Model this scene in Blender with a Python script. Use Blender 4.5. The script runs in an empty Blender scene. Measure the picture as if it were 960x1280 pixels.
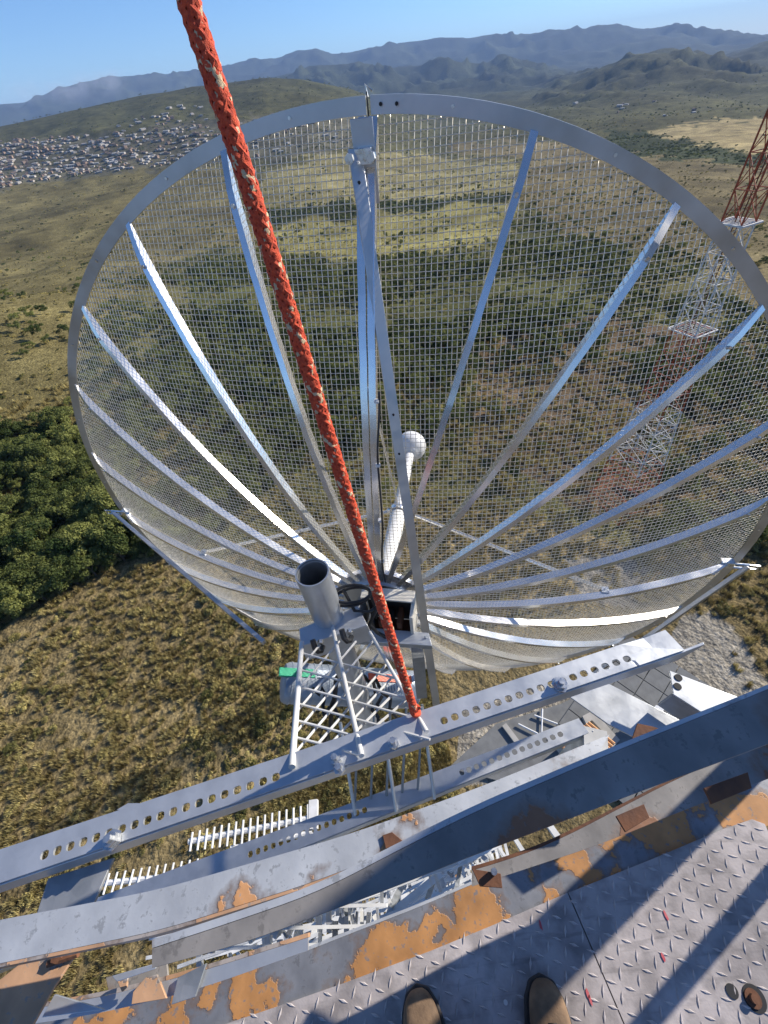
import bpy, math, random
import numpy as np
from mathutils import Vector, Matrix
random.seed(7); rng = np.random.default_rng(7)
R = math.radians
# ------------------------------------------------------------ camera, sky, sun, exposure
SC = bpy.context.scene
COL = SC.collection
FPX, PITCH, ROLL = 523.1, 0.794349, -0.139703          # focal length in px of a 960 px wide frame
fw = np.array([0, math.cos(PITCH), -math.sin(PITCH)]); rx = np.array([1.0, 0, 0]); up0 = np.cross(rx, fw)
RT = rx * math.cos(ROLL) + up0 * math.sin(ROLL)
UP = up0 * math.cos(ROLL) - rx * math.sin(ROLL)
cam_d = bpy.data.cameras.new('camera'); cam = bpy.data.objects.new('camera', cam_d); COL.objects.link(cam)
cam_d.sensor_fit = 'HORIZONTAL'; cam_d.sensor_width = 36; cam_d.lens = 36 * FPX / 960
cam_d.clip_start = 0.02; cam_d.clip_end = 90000
cam.matrix_world = Matrix([[RT[0], UP[0], -fw[0], 0], [RT[1], UP[1], -fw[1], 0], [RT[2], UP[2], -fw[2], 0], [0, 0, 0, 1]])
SC.camera = cam
SUN_EL, SUN_AZ = R(26), R(65)
w = bpy.data.worlds.new('World'); SC.world = w; w.use_nodes = True
nt = w.node_tree; nt.nodes.clear()
sky = nt.nodes.new('ShaderNodeTexSky'); sky.sky_type = 'NISHITA'; sky.sun_disc = False
sky.sun_elevation = SUN_EL; sky.sun_rotation = SUN_AZ; sky.altitude = 1200; sky.air_density = 1.0; sky.dust_density = 0.15; sky.ozone_density = 4.0
bg = nt.nodes.new('ShaderNodeBackground'); bg.inputs[1].default_value = 0.095
wo = nt.nodes.new('ShaderNodeOutputWorld'); tint = nt.nodes.new('ShaderNodeVectorMath'); tint.operation = 'MULTIPLY'; tint.inputs[1].default_value = (0.78, 0.94, 1.15); nt.links.new(sky.outputs[0], tint.inputs[0]); nt.links.new(tint.outputs[0], bg.inputs[0]); nt.links.new(bg.outputs[0], wo.inputs[0])
sd = bpy.data.lights.new('sun', 'SUN'); sd.energy = 5.0; sd.angle = R(0.53); sd.color = (1, 0.93, 0.82)
so = bpy.data.objects.new('sun', sd); COL.objects.link(so)
SUN = Vector((math.sin(SUN_AZ) * math.cos(SUN_EL), math.cos(SUN_AZ) * math.cos(SUN_EL), math.sin(SUN_EL)))
so.rotation_euler = SUN.to_track_quat('Z', 'Y').to_euler(); so.location = (30, 20, 40)
SC.view_settings.view_transform = 'Standard'; SC.view_settings.look = 'None'
SC.view_settings.exposure = 0.6; SC.view_settings.gamma = 1
SC.cycles.max_bounces = 6; SC.cycles.volume_bounces = 0; SC.cycles.transparent_max_bounces = 8

# ------------------------------------------------------------ measuring helpers
def ray(x, y): return fw + RT * (x - 480) / FPX - UP * (y - 640) / FPX
def AZ(x, y, z): d = ray(x, y); return Vector(d * z / d[2])      # where a sight line meets height z
def AY(x, y, Y): d = ray(x, y); return Vector(d * Y / d[1])      # ... meets distance Y ahead
def AP(x, y, p0, n):                                            # ... meets a plane
    d = Vector(ray(x, y)); return d * (p0.dot(n) / d.dot(n))
def PX(P):
    d = P @ fw; d = np.where(d < 1e-3, 1e-3, d)
    return 480 + FPX * (P @ RT) / d, 640 - FPX * (P @ UP) / d, (P @ fw)

# ------------------------------------------------------------ object helpers
def tag(o, label=None, cat=None, group=None, kind=None):
    if label: o['label'] = label
    if cat: o['category'] = cat
    if group: o['group'] = group
    if kind: o['kind'] = kind
    return o
def thing(name, loc, label, cat, group=None):
    o = bpy.data.objects.new(name, None); COL.objects.link(o); o.location = loc; o.empty_display_size = 0.1
    return tag(o, label, cat, group)
def rootloc(o):
    v = Vector((0, 0, 0))
    while o is not None: v += o.location; o = o.parent
    return v
class MB:
    def __init__(s): s.v = []; s.f = []
    def add(s, vs, fs):
        n = len(s.v); s.v += [tuple(a) for a in vs]; s.f += [tuple(i + n for i in f) for f in fs]; return s
    def box(s, c, size, m=None):
        hx, hy, hz = size[0] / 2, size[1] / 2, size[2] / 2; c = Vector(c)
        vs = [Vector((a * hx, b * hy, d * hz)) for a in (-1, 1) for b in (-1, 1) for d in (-1, 1)]
        if m is not None: vs = [m @ p for p in vs]
        return s.add([c + p for p in vs], [(0, 1, 3, 2), (4, 6, 7, 5), (0, 4, 5, 1), (2, 3, 7, 6), (0, 2, 6, 4), (1, 5, 7, 3)])
    def bar(s, a, b, wd, ht, up=(0, 0, 1)):                      # rectangular bar from a to b
        a, b = Vector(a), Vector(b); d = (b - a).normalized(); sd_ = d.cross(Vector(up)).normalized(); u = sd_.cross(d)
        vs = []
        for p in (a, b):
            for i, j in ((-1, -1), (1, -1), (1, 1), (-1, 1)): vs.append(p + sd_ * wd / 2 * i + u * ht / 2 * j)
        return s.add(vs, [(3, 2, 1, 0), (4, 5, 6, 7), (0, 1, 5, 4), (1, 2, 6, 5), (2, 3, 7, 6), (3, 0, 4, 7)])
    def tube(s, pts, r, n=8, cap=True, radii=None):
        pts = [Vector(p) for p in pts]; vs = []; fs = []; m = len(pts); u = None
        for i, p in enumerate(pts):
            d = (pts[min(i + 1, m - 1)] - pts[max(i - 1, 0)]).normalized()
            if u is None:
                u = d.orthogonal().normalized()
            u = (u - d * u.dot(d)).normalized(); v = d.cross(u); rr = radii[i] if radii else r
            for k in range(n):
                a = 2 * math.pi * k / n; vs.append(p + (u * math.cos(a) + v * math.sin(a)) * rr)
        for i in range(m - 1):
            for k in range(n): fs.append((i * n + k, i * n + (k + 1) % n, (i + 1) * n + (k + 1) % n, (i + 1) * n + k))
        if cap: fs.append(tuple(range(n))[::-1]); fs.append(tuple((m - 1) * n + k for k in range(n)))
        return s.add(vs, fs)
    def sweep(s, rings, close=False, cap=True):                  # rings: list of equal-length vertex loops
        n = len(rings[0]); vs = [p for r_ in rings for p in r_]; fs = []; m = len(rings)
        for i in range(m if close else m - 1):
            j = (i + 1) % m
            for k in range(n): fs.append((i * n + k, i * n + (k + 1) % n, j * n + (k + 1) % n, j * n + k))
        if cap and not close: fs.append(tuple(range(n))[::-1]); fs.append(tuple((m - 1) * n + k for k in range(n)))
        return s.add(vs, fs)
    def prism(s, poly, off):                                     # polygon pushed out by off
        n = len(poly); off = Vector(off); vs = [Vector(p) for p in poly] + [Vector(p) + off for p in poly]
        return s.add(vs, [tuple(range(n))[::-1], tuple(range(n, 2 * n))] + [(k, (k + 1) % n, n + (k + 1) % n, n + k) for k in range(n)])
    def lathe(s, base, axis, prof, n=20, cap=True):              # prof: (distance along axis, radius)
        base = Vector(base); d = Vector(axis).normalized(); u = d.orthogonal().normalized(); v = d.cross(u)
        rings = [[base + d * h + (u * math.cos(2 * math.pi * k / n) + v * math.sin(2 * math.pi * k / n)) * r_ for k in range(n)] for h, r_ in prof]
        return s.sweep(rings, cap=cap)
    def build(s, name, m, parent=None, smooth=False, kind=None, bevel=0, shift=None):
        me = bpy.data.meshes.new(name); off = rootloc(parent) if parent is not None else Vector((0, 0, 0))
        if shift is not None: off = Vector(shift)
        me.from_pydata([(p[0] - off[0], p[1] - off[1], p[2] - off[2]) for p in s.v], [], s.f)
        for mm in (m if isinstance(m, (list, tuple)) else [m]): me.materials.append(mm)
        if smooth: me.shade_smooth()
        o = bpy.data.objects.new(name, me); COL.objects.link(o)
        if parent is not None: o.parent = parent
        if shift is not None: o.location = shift
        if kind: o['kind'] = kind
        if bevel:
            b = o.modifiers.new('bevel', 'BEVEL'); b.width = bevel; b.segments = 2; b.limit_method = 'ANGLE'; b.angle_limit = R(35)
            me.shade_smooth(); me.set_sharp_from_angle(angle=R(45))
        elif smooth: me.set_sharp_from_angle(angle=R(50))
        return o

# ------------------------------------------------------------ materials
def newmat(name):
    m = bpy.data.materials.new(name); m.use_nodes = True; n = m.node_tree
    return m, n, n.nodes['Principled BSDF']
def N(n, t, **kw):
    x = n.nodes.new(t)
    for k, v in kw.items(): setattr(x, k, v)
    return x
def noise_mat(name, c1, c2, scale=20, rough=(0.4, 0.6), metal=0.0, bump=0.0, detail=4, voro=False, spec=0.5, coord='Object', extra=None, bscale=None):
    m, n, b = newmat(name); L = n.links.new
    tc = N(n, 'ShaderNodeTexCoord')
    t = N(n, 'ShaderNodeTexNoise'); t.inputs['Scale'].default_value = scale; t.inputs['Detail'].default_value = detail; L(tc.outputs[coord], t.inputs['Vector'])
    src = t.outputs['Fac']
    if voro:
        vv = N(n, 'ShaderNodeTexVoronoi'); vv.inputs['Scale'].default_value = scale * 4; L(tc.outputs[coord], vv.inputs['Vector'])
        sp = N(n, 'ShaderNodeSeparateColor'); L(vv.outputs['Color'], sp.inputs[0])
        mx = N(n, 'ShaderNodeMath', operation='ADD'); L(t.outputs['Fac'], mx.inputs[0])
        ml = N(n, 'ShaderNodeMath', operation='MULTIPLY_ADD'); L(sp.outputs[0], ml.inputs[0]); ml.inputs[1].default_value = 0.12; ml.inputs[2].default_value = -0.06
        L(ml.outputs[0], mx.inputs[1]); src = mx.outputs[0]
    r = N(n, 'ShaderNodeValToRGB'); r.color_ramp.elements[0].position = 0.3; r.color_ramp.elements[1].position = 0.7
    r.color_ramp.elements[0].color = (*c1, 1); r.color_ramp.elements[1].color = (*c2, 1); L(src, r.inputs[0])
    L(r.outputs[0], b.inputs['Base Color'])
    mr = N(n, 'ShaderNodeMapRange'); mr.inputs['To Min'].default_value = rough[0]; mr.inputs['To Max'].default_value = rough[1]; mr.inputs['From Min'].default_value = 0.3; mr.inputs['From Max'].default_value = 0.7
    L(src, mr.inputs[0]); L(mr.outputs[0], b.inputs['Roughness'])
    b.inputs['Metallic'].default_value = metal; b.inputs['Specular IOR Level'].default_value = spec
    if bump:
        bt = N(n, 'ShaderNodeTexNoise'); bt.inputs['Scale'].default_value = bscale or scale * 6; bt.inputs['Detail'].default_value = 5; L(tc.outputs[coord], bt.inputs['Vector'])
        bp = N(n, 'ShaderNodeBump'); bp.inputs['Strength'].default_value = bump; bp.inputs['Distance'].default_value = 0.002; L(bt.outputs['Fac'], bp.inputs['Height']); L(bp.outputs[0], b.inputs['Normal'])
    return m
def peel_mat(name, steel1, steel2, paint, thr, scale, paint_rough=0.55, met=0.35):
    """old galvanised steel with what is left of a coat of orange paint, in patches with crisp jagged borders"""
    m, n, b = newmat(name); L = n.links.new; tc = N(n, 'ShaderNodeTexCoord')
    t = N(n, 'ShaderNodeTexNoise'); t.inputs['Scale'].default_value = scale; t.inputs['Detail'].default_value = 7; t.inputs['Roughness'].default_value = 0.55; L(tc.outputs['Object'], t.inputs['Vector'])
    st = N(n, 'ShaderNodeMapRange'); st.inputs['From Min'].default_value = thr; st.inputs['From Max'].default_value = thr + 0.008; L(t.outputs['Fac'], st.inputs[0])
    t2 = N(n, 'ShaderNodeTexNoise'); t2.inputs['Scale'].default_value = 14; t2.inputs['Detail'].default_value = 8; L(tc.outputs['Object'], t2.inputs['Vector'])
    r = N(n, 'ShaderNodeValToRGB'); e = r.color_ramp.elements; e[0].position = 0.3; e[1].position = 0.72; e[0].color = (*steel1, 1); e[1].color = (*steel2, 1); L(t2.outputs['Fac'], r.inputs[0])
    r2 = N(n, 'ShaderNodeValToRGB'); e = r2.color_ramp.elements; e[0].position = 0.3; e[1].position = 0.7; e[0].color = (*[c * 0.5 for c in paint], 1); e[1].color = (*paint, 1); L(t2.outputs['Fac'], r2.inputs[0])
    mx = N(n, 'ShaderNodeMix', data_type='RGBA'); L(st.outputs[0], mx.inputs['Factor']); L(r2.outputs[0], mx.inputs['B'])
    # rusty fringe where the coat has lifted, and pits and scratches through it
    fr = N(n, 'ShaderNodeMapRange'); fr.inputs['From Min'].default_value = thr - 0.045; fr.inputs['From Max'].default_value = thr; fr.inputs['To Max'].default_value = 0.75; L(t.outputs['Fac'], fr.inputs[0])
    m1 = N(n, 'ShaderNodeMix', data_type='RGBA'); L(fr.outputs[0], m1.inputs['Factor']); L(r.outputs[0], m1.inputs['A']); m1.inputs['B'].default_value = (0.2, 0.13, 0.09, 1); L(m1.outputs['Result'], mx.inputs['A'])
    pt_ = N(n, 'ShaderNodeTexNoise'); pt_.inputs['Scale'].default_value = 55; pt_.inputs['Detail'].default_value = 6; pt_.inputs['Roughness'].default_value = 0.7; L(tc.outputs['Object'], pt_.inputs['Vector'])
    pm = N(n, 'ShaderNodeMapRange'); pm.inputs['From Min'].default_value = 0.57; pm.inputs['From Max'].default_value = 0.62; pm.inputs['To Max'].default_value = 0.8; L(pt_.outputs['Fac'], pm.inputs[0])
    m2 = N(n, 'ShaderNodeMix', data_type='RGBA'); L(pm.outputs[0], m2.inputs['Factor']); L(mx.outputs['Result'], m2.inputs['A']); m2.inputs['B'].default_value = (*[c * 0.5 for c in steel2], 1); L(m2.outputs['Result'], b.inputs['Base Color'])
    mm = N(n, 'ShaderNodeMapRange'); mm.inputs['To Min'].default_value = met; mm.inputs['To Max'].default_value = 0.0; L(st.outputs[0], mm.inputs[0]); L(mm.outputs[0], b.inputs['Metallic'])
    b.inputs['Roughness'].default_value = paint_rough
    bt = N(n, 'ShaderNodeTexNoise'); bt.inputs['Scale'].default_value = 90; L(tc.outputs['Object'], bt.inputs['Vector'])
    ad = N(n, 'ShaderNodeMath', operation='MULTIPLY_ADD'); L(bt.outputs['Fac'], ad.inputs[0]); ad.inputs[1].default_value = 0.35; L(st.outputs[0], ad.inputs[2])
    bp = N(n, 'ShaderNodeBump'); bp.inputs['Strength'].default_value = 0.6; bp.inputs['Distance'].default_value = 0.0012; L(ad.outputs[0], bp.inputs['Height']); L(bp.outputs[0], b.inputs['Normal'])
    return m
M = {}
M['alu'] = noise_mat('bright_aluminium', (0.74, 0.72, 0.69), (0.88, 0.86, 0.83), 9, (0.14, 0.22), 0.75, 0.0)
M['alu_dull'] = noise_mat('dull_aluminium', (0.42, 0.43, 0.45), (0.62, 0.62, 0.62), 7, (0.3, 0.5), 0.85, 0.15)
M['wire'] = noise_mat('galvanised_wire', (0.68, 0.63, 0.53), (0.88, 0.83, 0.73), 60, (0.3, 0.45), 0.45)
M['galv'] = noise_mat('galvanised_steel', (0.52, 0.54, 0.56), (0.62, 0.635, 0.65), 16, (0.33, 0.43), 0.6, 0.1, voro=True)
M['galv_dark'] = noise_mat('weathered_shaded_galv', (0.26, 0.28, 0.29), (0.42, 0.43, 0.44), 12, (0.4, 0.6), 0.6, 0.2, voro=True)  # darker zinc for weathered parts; also paints shade onto shadowed members
M['bolt'] = noise_mat('zinc_bolt', (0.6, 0.6, 0.58), (0.8, 0.8, 0.78), 80, (0.2, 0.4), 0.9)
M['black'] = noise_mat('black_rubber', (0.012, 0.012, 0.013), (0.03, 0.03, 0.032), 30, (0.4, 0.6))
M['dark_hole'] = noise_mat('hole_shade_black', (0.015, 0.015, 0.017), (0.03, 0.03, 0.03), 30, (0.7, 0.9))  # black for the shade inside holes and the open box; also strut rivets
M['white_p'] = noise_mat('white_fibreglass', (0.62, 0.61, 0.58), (0.78, 0.77, 0.75), 12, (0.35, 0.5), 0.0, 0.1)
M['white_t'] = noise_mat('white_tower_paint', (0.5, 0.49, 0.46), (0.78, 0.77, 0.74), 6, (0.5, 0.7), 0.0, 0.1)
M['red_t'] = noise_mat('red_tower_paint', (0.3, 0.055, 0.02), (0.5, 0.11, 0.04), 3, (0.5, 0.7), 0.0, 0.1)
M['peelA'] = peel_mat('ring_steel_little_paint', (0.42, 0.43, 0.44), (0.62, 0.63, 0.63), (0.66, 0.33, 0.14), 0.6, 6)
M['peelB'] = peel_mat('ring_steel_dark', (0.15, 0.14, 0.13), (0.31, 0.285, 0.26), (0.3, 0.14, 0.07), 0.57, 4.5, 0.62, 0.05)
M['peelC'] = peel_mat('ring_steel_much_paint', (0.17, 0.175, 0.19), (0.33, 0.335, 0.35), (0.54, 0.26, 0.09), 0.505, 7)
M['peach'] = peel_mat('bracket_peach_paint', (0.42, 0.36, 0.31), (0.58, 0.5, 0.43), (0.62, 0.36, 0.2), 0.5, 9)
M['rust'] = noise_mat('rusty_steel', (0.07, 0.028, 0.016), (0.2, 0.085, 0.04), 18, (0.7, 0.9), 0.1, 0.5)
M['deck'] = noise_mat('worn_grey_deck_paint', (0.34, 0.3, 0.285), (0.47, 0.42, 0.4), 9, (0.5, 0.65), 0.0, 0.25, bscale=160)
_n = M['deck'].node_tree; _b = _n.nodes['Principled BSDF']; _src = _b.inputs['Base Color'].links[0].from_socket; _cur = _src
_tc = _n.nodes.new('ShaderNodeTexCoord')
for _sc, _lo, _hi, _f0, _f1, _st in ((3.2, 0.62, 1.1, 0.35, 0.6, (1, 1, 1)), (22, 0.72, 1.08, 0.36, 0.55, (1, 1, 1)), (60, 0.8, 1.05, 0.33, 0.42, (0.12, 1, 1))):
    _mp = _n.nodes.new('ShaderNodeMapping'); _mp.inputs['Scale'].default_value = _st; _mp.inputs['Rotation'].default_value = (0, 0, 0.5); _n.links.new(_tc.outputs['Object'], _mp.inputs[0])
    _t = _n.nodes.new('ShaderNodeTexNoise'); _t.inputs['Scale'].default_value = _sc; _t.inputs['Detail'].default_value = 7; _n.links.new(_mp.outputs[0], _t.inputs['Vector'])
    _m = _n.nodes.new('ShaderNodeMapRange'); _m.inputs['From Min'].default_value = _f0; _m.inputs['From Max'].default_value = _f1; _m.inputs['To Min'].default_value = _lo; _m.inputs['To Max'].default_value = _hi; _n.links.new(_t.outputs['Fac'], _m.inputs[0])
    _v = _n.nodes.new('ShaderNodeVectorMath'); _v.operation = 'SCALE'; _n.links.new(_cur, _v.inputs[0]); _n.links.new(_m.outputs[0], _v.inputs['Scale']); _cur = _v.outputs[0]
_n.links.new(_cur, _b.inputs['Base Color'])
M['tread'] = noise_mat('worn_tread', (0.4, 0.36, 0.345), (0.56, 0.5, 0.48), 30, (0.4, 0.5), 0.1, 0.1)
M['redmark'] = noise_mat('red_marking', (0.5, 0.06, 0.08), (0.6, 0.15, 0.15), 60, (0.6, 0.8))
M['boot'] = noise_mat('tan_suede', (0.06, 0.036, 0.02), (0.26, 0.165, 0.095), 22, (0.75, 0.95), 0, 0.6)
M['sole'] = noise_mat('dark_sole', (0.02, 0.017, 0.015), (0.05, 0.04, 0.035), 40, (0.7, 0.9))
M['trouser'] = noise_mat('work_trousers', (0.03, 0.035, 0.05), (0.06, 0.065, 0.085), 40, (0.8, 0.95))
M['shirt'] = noise_mat('work_shirt', (0.08, 0.09, 0.1), (0.13, 0.14, 0.15), 40, (0.8, 0.95))
M['skin'] = noise_mat('skin', (0.3, 0.16, 0.1), (0.36, 0.2, 0.13), 30, (0.5, 0.6))
M['hair'] = noise_mat('hair', (0.015, 0.01, 0.008), (0.03, 0.02, 0.015), 60, (0.5, 0.7))
M['rope'] = noise_mat('red_rope_yarn', (0.5, 0.04, 0.012), (0.82, 0.12, 0.045), 260, (0.7, 0.9), 0, 0.8, bscale=900)
M['rope_l'] = noise_mat('sand_rope_yarn', (0.5, 0.34, 0.18), (0.8, 0.62, 0.4), 220, (0.7, 0.9), 0, 0.8, bscale=900)
M['rope_f'] = M['rope_l'].copy(); _n = M['rope_f'].node_tree; _b = _n.nodes['Principled BSDF']; _src = _b.inputs['Base Color'].links[0].from_socket
_t = _n.nodes.new('ShaderNodeTexNoise'); _t.inputs['Scale'].default_value = 110; _tc = _n.nodes.new('ShaderNodeTexCoord'); _n.links.new(_tc.outputs['Object'], _t.inputs['Vector'])
_m = _n.nodes.new('ShaderNodeMapRange'); _m.inputs['From Min'].default_value = 0.49; _m.inputs['From Max'].default_value = 0.51; _n.links.new(_t.outputs['Fac'], _m.inputs[0])
_x = _n.nodes.new('ShaderNodeMix'); _x.data_type = 'RGBA'; _n.links.new(_m.outputs[0], _x.inputs['Factor']); _x.inputs['A'].default_value = (0.66, 0.08, 0.03, 1); _n.links.new(_src, _x.inputs['B']); _n.links.new(_x.outputs['Result'], _b.inputs['Base Color'])
M['green'] = noise_mat('green_band', (0.01, 0.3, 0.15), (0.03, 0.45, 0.24), 20, (0.3, 0.5))
M['redlab'] = noise_mat('red_label', (0.55, 0.08, 0.03), (0.7, 0.13, 0.05), 20, (0.4, 0.5))
M['bluegrey'] = noise_mat('blue_grey_housing', (0.24, 0.29, 0.34), (0.46, 0.5, 0.55), 12, (0.35, 0.5), 0.3)
M['cream'] = noise_mat('cream_cover', (0.5, 0.47, 0.4), (0.75, 0.71, 0.62), 14, (0.4, 0.6), 0.0, 0.2)
M['slab'] = noise_mat('concrete_slab', (0.13, 0.13, 0.125), (0.2, 0.2, 0.19), 1.2, (0.8, 0.95), 0, 0.3)
M['conc'] = noise_mat('pale_concrete', (0.32, 0.3, 0.26), (0.46, 0.43, 0.38), 0.8, (0.8, 0.95), 0, 0.3)
M['joint'] = noise_mat('dark_joint', (0.03, 0.028, 0.025), (0.06, 0.055, 0.05), 2, (0.9, 1))
M['tile'] = noise_mat('orange_roof_tile', (0.5, 0.22, 0.08), (0.72, 0.4, 0.18), 3, (0.7, 0.9), 0, 0.3)

# ------------------------------------------------------------ terrain
def vnoise(x, y, seed=0):
    xi = np.floor(x).astype(np.int64); yi = np.floor(y).astype(np.int64); xf = x - xi; yf = y - yi
    def h(a, b):
        k = (a * 374761393 + b * 668265263 + seed * 974634777) & 0x7fffffff
        k = ((k ^ (k >> 13)) * 1274126177) & 0x7fffffff
        return ((k ^ (k >> 16)) & 0xffff) / 65535.0
    u = xf * xf * (3 - 2 * xf); v = yf * yf * (3 - 2 * yf)
    return (h(xi, yi) * (1 - u) + h(xi + 1, yi) * u) * (1 - v) + (h(xi, yi + 1) * (1 - u) + h(xi + 1, yi + 1) * u) * v
def fbm(x, y, o=4, seed=0, ridge=False):
    s = 0; a = 1; t = 0
    for i in range(o):
        q = vnoise(x + 17.3 * i, y - 9.1 * i, seed + i)
        if ridge: q = 1 - abs(2 * q - 1)
        s = s + a * q; t += a; a *= 0.5; x = x * 2.03; y = y * 2.03
    return s / t
def azel(px, py):
    d = np.array([ray(a, b) for a, b in zip(px, py)]); return np.arctan2(d[:, 0], d[:, 1]), np.arctan2(d[:, 2], np.hypot(d[:, 0], d[:, 1]))
RIDGES = []
def ridge(D, W, pts, rough, Wf=None):
    px, py = zip(*pts); a, e = azel(px, py); o = np.argsort(a); RIDGES.append((D, W, a[o], e[o], rough, Wf or W))
ridge(13500, 1700, [(-400, 200), (0, 131), (30, 128), (70, 113), (125, 100), (165, 95), (220, 92), (240, 90), (275, 83), (305, 78), (350, 74), (372, 64), (395, 61), (415, 67), (450, 65), (480, 58), (500, 53), (545, 49), (585, 48), (620, 42), (655, 44), (715, 38), (765, 33), (805, 36), (850, 32), (890, 38), (930, 45), (960, 48), (1300, 30)], 0.2, 2600)
ridge(7600, 900, [(-400, 260), (240, 125), (330, 100), (360, 92), (400, 84), (440, 80), (480, 85), (520, 82), (560, 76), (600, 82), (633, 70), (665, 80), (700, 95), (800, 110), (960, 120), (1300, 120)], 0.32, 1500)
ridge(4600, 900, [(-400, 300), (560, 170), (640, 135), (700, 105), (740, 90), (790, 73), (840, 64), (890, 74), (930, 84), (960, 92), (1300, 60)], 0.22, 1300)
ridge(6200, 800, [(-400, 300), (860, 110), (890, 84), (915, 70), (945, 58), (960, 54), (1100, 20), (1300, 40)], 0.15, 1000)
ridge(2900, 700, [(-400, 215), (0, 158), (100, 137), (170, 122), (240, 110), (325, 98), (380, 100), (440, 112), (520, 140), (600, 165), (1300, 200)], 0.05, 1300)
def H(x, y):
    r = np.hypot(x, y); az = np.arctan2(x, y)
    b = np.interp(r, [0, 55, 150, 400, 1000, 2000, 3500, 30000], [-46, -46, -57, -88, -128, -150, -160, -175])
    b = b + np.interp(r, [0, 40, 150, 500, 1500, 6000], [0, 0.5, 4, 9, 16, 30]) * 2 * (fbm(x / 210, y / 210, 4, 3) - 0.5) + np.interp(r, [0, 25, 100, 400], [0, 0, 0.5, 1.0]) * (fbm(x / 23, y / 23, 3, 8) - 0.5)
    # the rise on the left beyond the wood
    b = b + 24 * np.exp(-(((x + 150) / 80) ** 2 + ((y - 165) / 110) ** 2))
    front = np.clip((np.pi * 0.62 - abs(az)) / 0.3, 0, 1)
    for D, W, a, e, rg, Wf in RIDGES:
        el = np.interp(az, a, e); zc = D * np.tan(el)
        dr = r - D; g = np.where(dr < 0, np.exp(-(dr / Wf) ** 2), np.exp(-(dr / W) ** 2))
        nz = fbm(x / (W * 0.42) + 0.6 * fbm(x / W, y / W, 2, 5), y / (W * 0.42), 7, 21, True) - 0.62
        hgt = b + (zc - b) * g * front + nz * rg * W * np.sqrt(g) * np.clip(abs(dr) / (Wf * 0.35), 0, 1)
        b = np.maximum(b, hgt)
    return b
def inpoly(px, py, poly):
    ins = np.zeros(px.shape, bool); n = len(poly)
    for i in range(n):
        x1, y1 = poly[i]; x2, y2 = poly[(i + 1) % n]
        c = ((y1 > py) != (y2 > py)) & (px < (x2 - x1) * (py - y1) / (y2 - y1 + 1e-9) + x1); ins ^= c
    return ins
# fields, woods and clearings: outlines, soil colour, density of trees and of shrubs
ZON = [
 ('plain', None, (0.115, 0.105, 0.042), 0.5, 0.9),
 ('scrub', [(-400, 790), (0, 800), (60, 765), (175, 690), (340, 720), (700, 700), (1400, 700), (1400, 2000), (-400, 2000)], (0.19, 0.145, 0.07), 0.0, 1.0),
 ('deepgreen', [(240, 330), (330, 320), (470, 330), (620, 310), (690, 250), (800, 330), (700, 420), (560, 480), (420, 560), (330, 540), (240, 470)], (0.085, 0.085, 0.03), 0.7, 1.0),
 ('brownright', [(655, 205), (800, 185), (960, 205), (1300, 220), (1300, 440), (960, 400), (880, 330), (720, 300), (650, 250)], (0.17, 0.135, 0.065), 0.16, 0.9),
 ('brownright2', [(590, 430), (760, 380), (960, 430), (1300, 450), (1300, 700), (700, 640), (600, 560)], (0.12, 0.085, 0.05), 0.25, 0.9),
 ('lefthill', [(-500, 270), (0, 235), (130, 216), (270, 204), (330, 300), (200, 330), (110, 430), (90, 545), (-500, 560)], (0.17, 0.14, 0.058), 0.09, 1.0),
 ('fieldfar', [(330, 212), (420, 190), (560, 196), (650, 206), (650, 238), (430, 256), (325, 262)], (0.25, 0.215, 0.095), 0.16, 0.5),
 ('fieldnear', [(345, 285), (430, 268), (640, 252), (640, 290), (600, 312), (470, 322), (350, 318)], (0.27, 0.235, 0.085), 0.24, 0.6),
 ('fieldstrip', [(560, 178), (700, 176), (820, 190), (700, 204), (570, 192)], (0.22, 0.17, 0.08), 0.12, 0.2),
 ('hedge', [(330, 264), (430, 256), (645, 240), (650, 250), (430, 268), (330, 282)], (0.05, 0.06, 0.025), 1.6, 1.0),
 ('paddock', [(806, 166), (850, 157), (1000, 143), (1000, 196), (915, 186), (870, 178), (830, 172)], (0.36, 0.28, 0.13), 0.04, 0.0),
 ('hedge2', [(760, 160), (806, 166), (830, 174), (915, 188), (1000, 200), (1000, 212), (880, 200), (760, 192)], (0.05, 0.06, 0.025), 1.3, 1.0),
 ('townland', [(-400, 290), (-400, 250), (0, 178), (120, 170), (250, 150), (450, 135), (470, 175), (380, 196), (260, 206), (130, 218), (0, 238)], (0.12, 0.11, 0.07), 1.1, 0.3),
 ('wood', [(-500, 575), (60, 545), (105, 540), (200, 600), (260, 690), (170, 712), (110, 742), (55, 765), (0, 800), (-500, 900)], (0.06, 0.062, 0.022), 2.2, 1.0),
 ('clearing', [(840, 772), (885, 765), (925, 800), (945, 850), (970, 900), (930, 960), (560, 990), (560, 905), (640, 868), (760, 850)], (0.27, 0.24, 0.19), 0.0, 0.15),
 ('clearing2', [(700, 700), (760, 690), (800, 720), (780, 760), (720, 750)], (0.2, 0.18, 0.15), 0.0, 0.3)]
def zone(x, y, z):
    P = np.stack([x, y, z], -1); px, py, d = PX(P)
    nearf = np.interp(np.hypot(x, y), [0, 200, 3000], [1, 0.35, 0.18])
    jx = px + 85 * nearf * (fbm(x / 30, y / 30, 3, 40) - 0.5); jy = py + 75 * nearf * (fbm(x / 30, y / 30, 3, 50) - 0.5)
    k = np.zeros(x.shape, int); ok = d > 0
    for i, zz in enumerate(ZON):
        if zz[1] is None: continue
        k[inpoly(jx, jy, zz[1]) & ok] = i
    k[~ok] = 1
    k[(k == 0) & (np.hypot(x, y) < 45)] = 1
    return k
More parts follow.
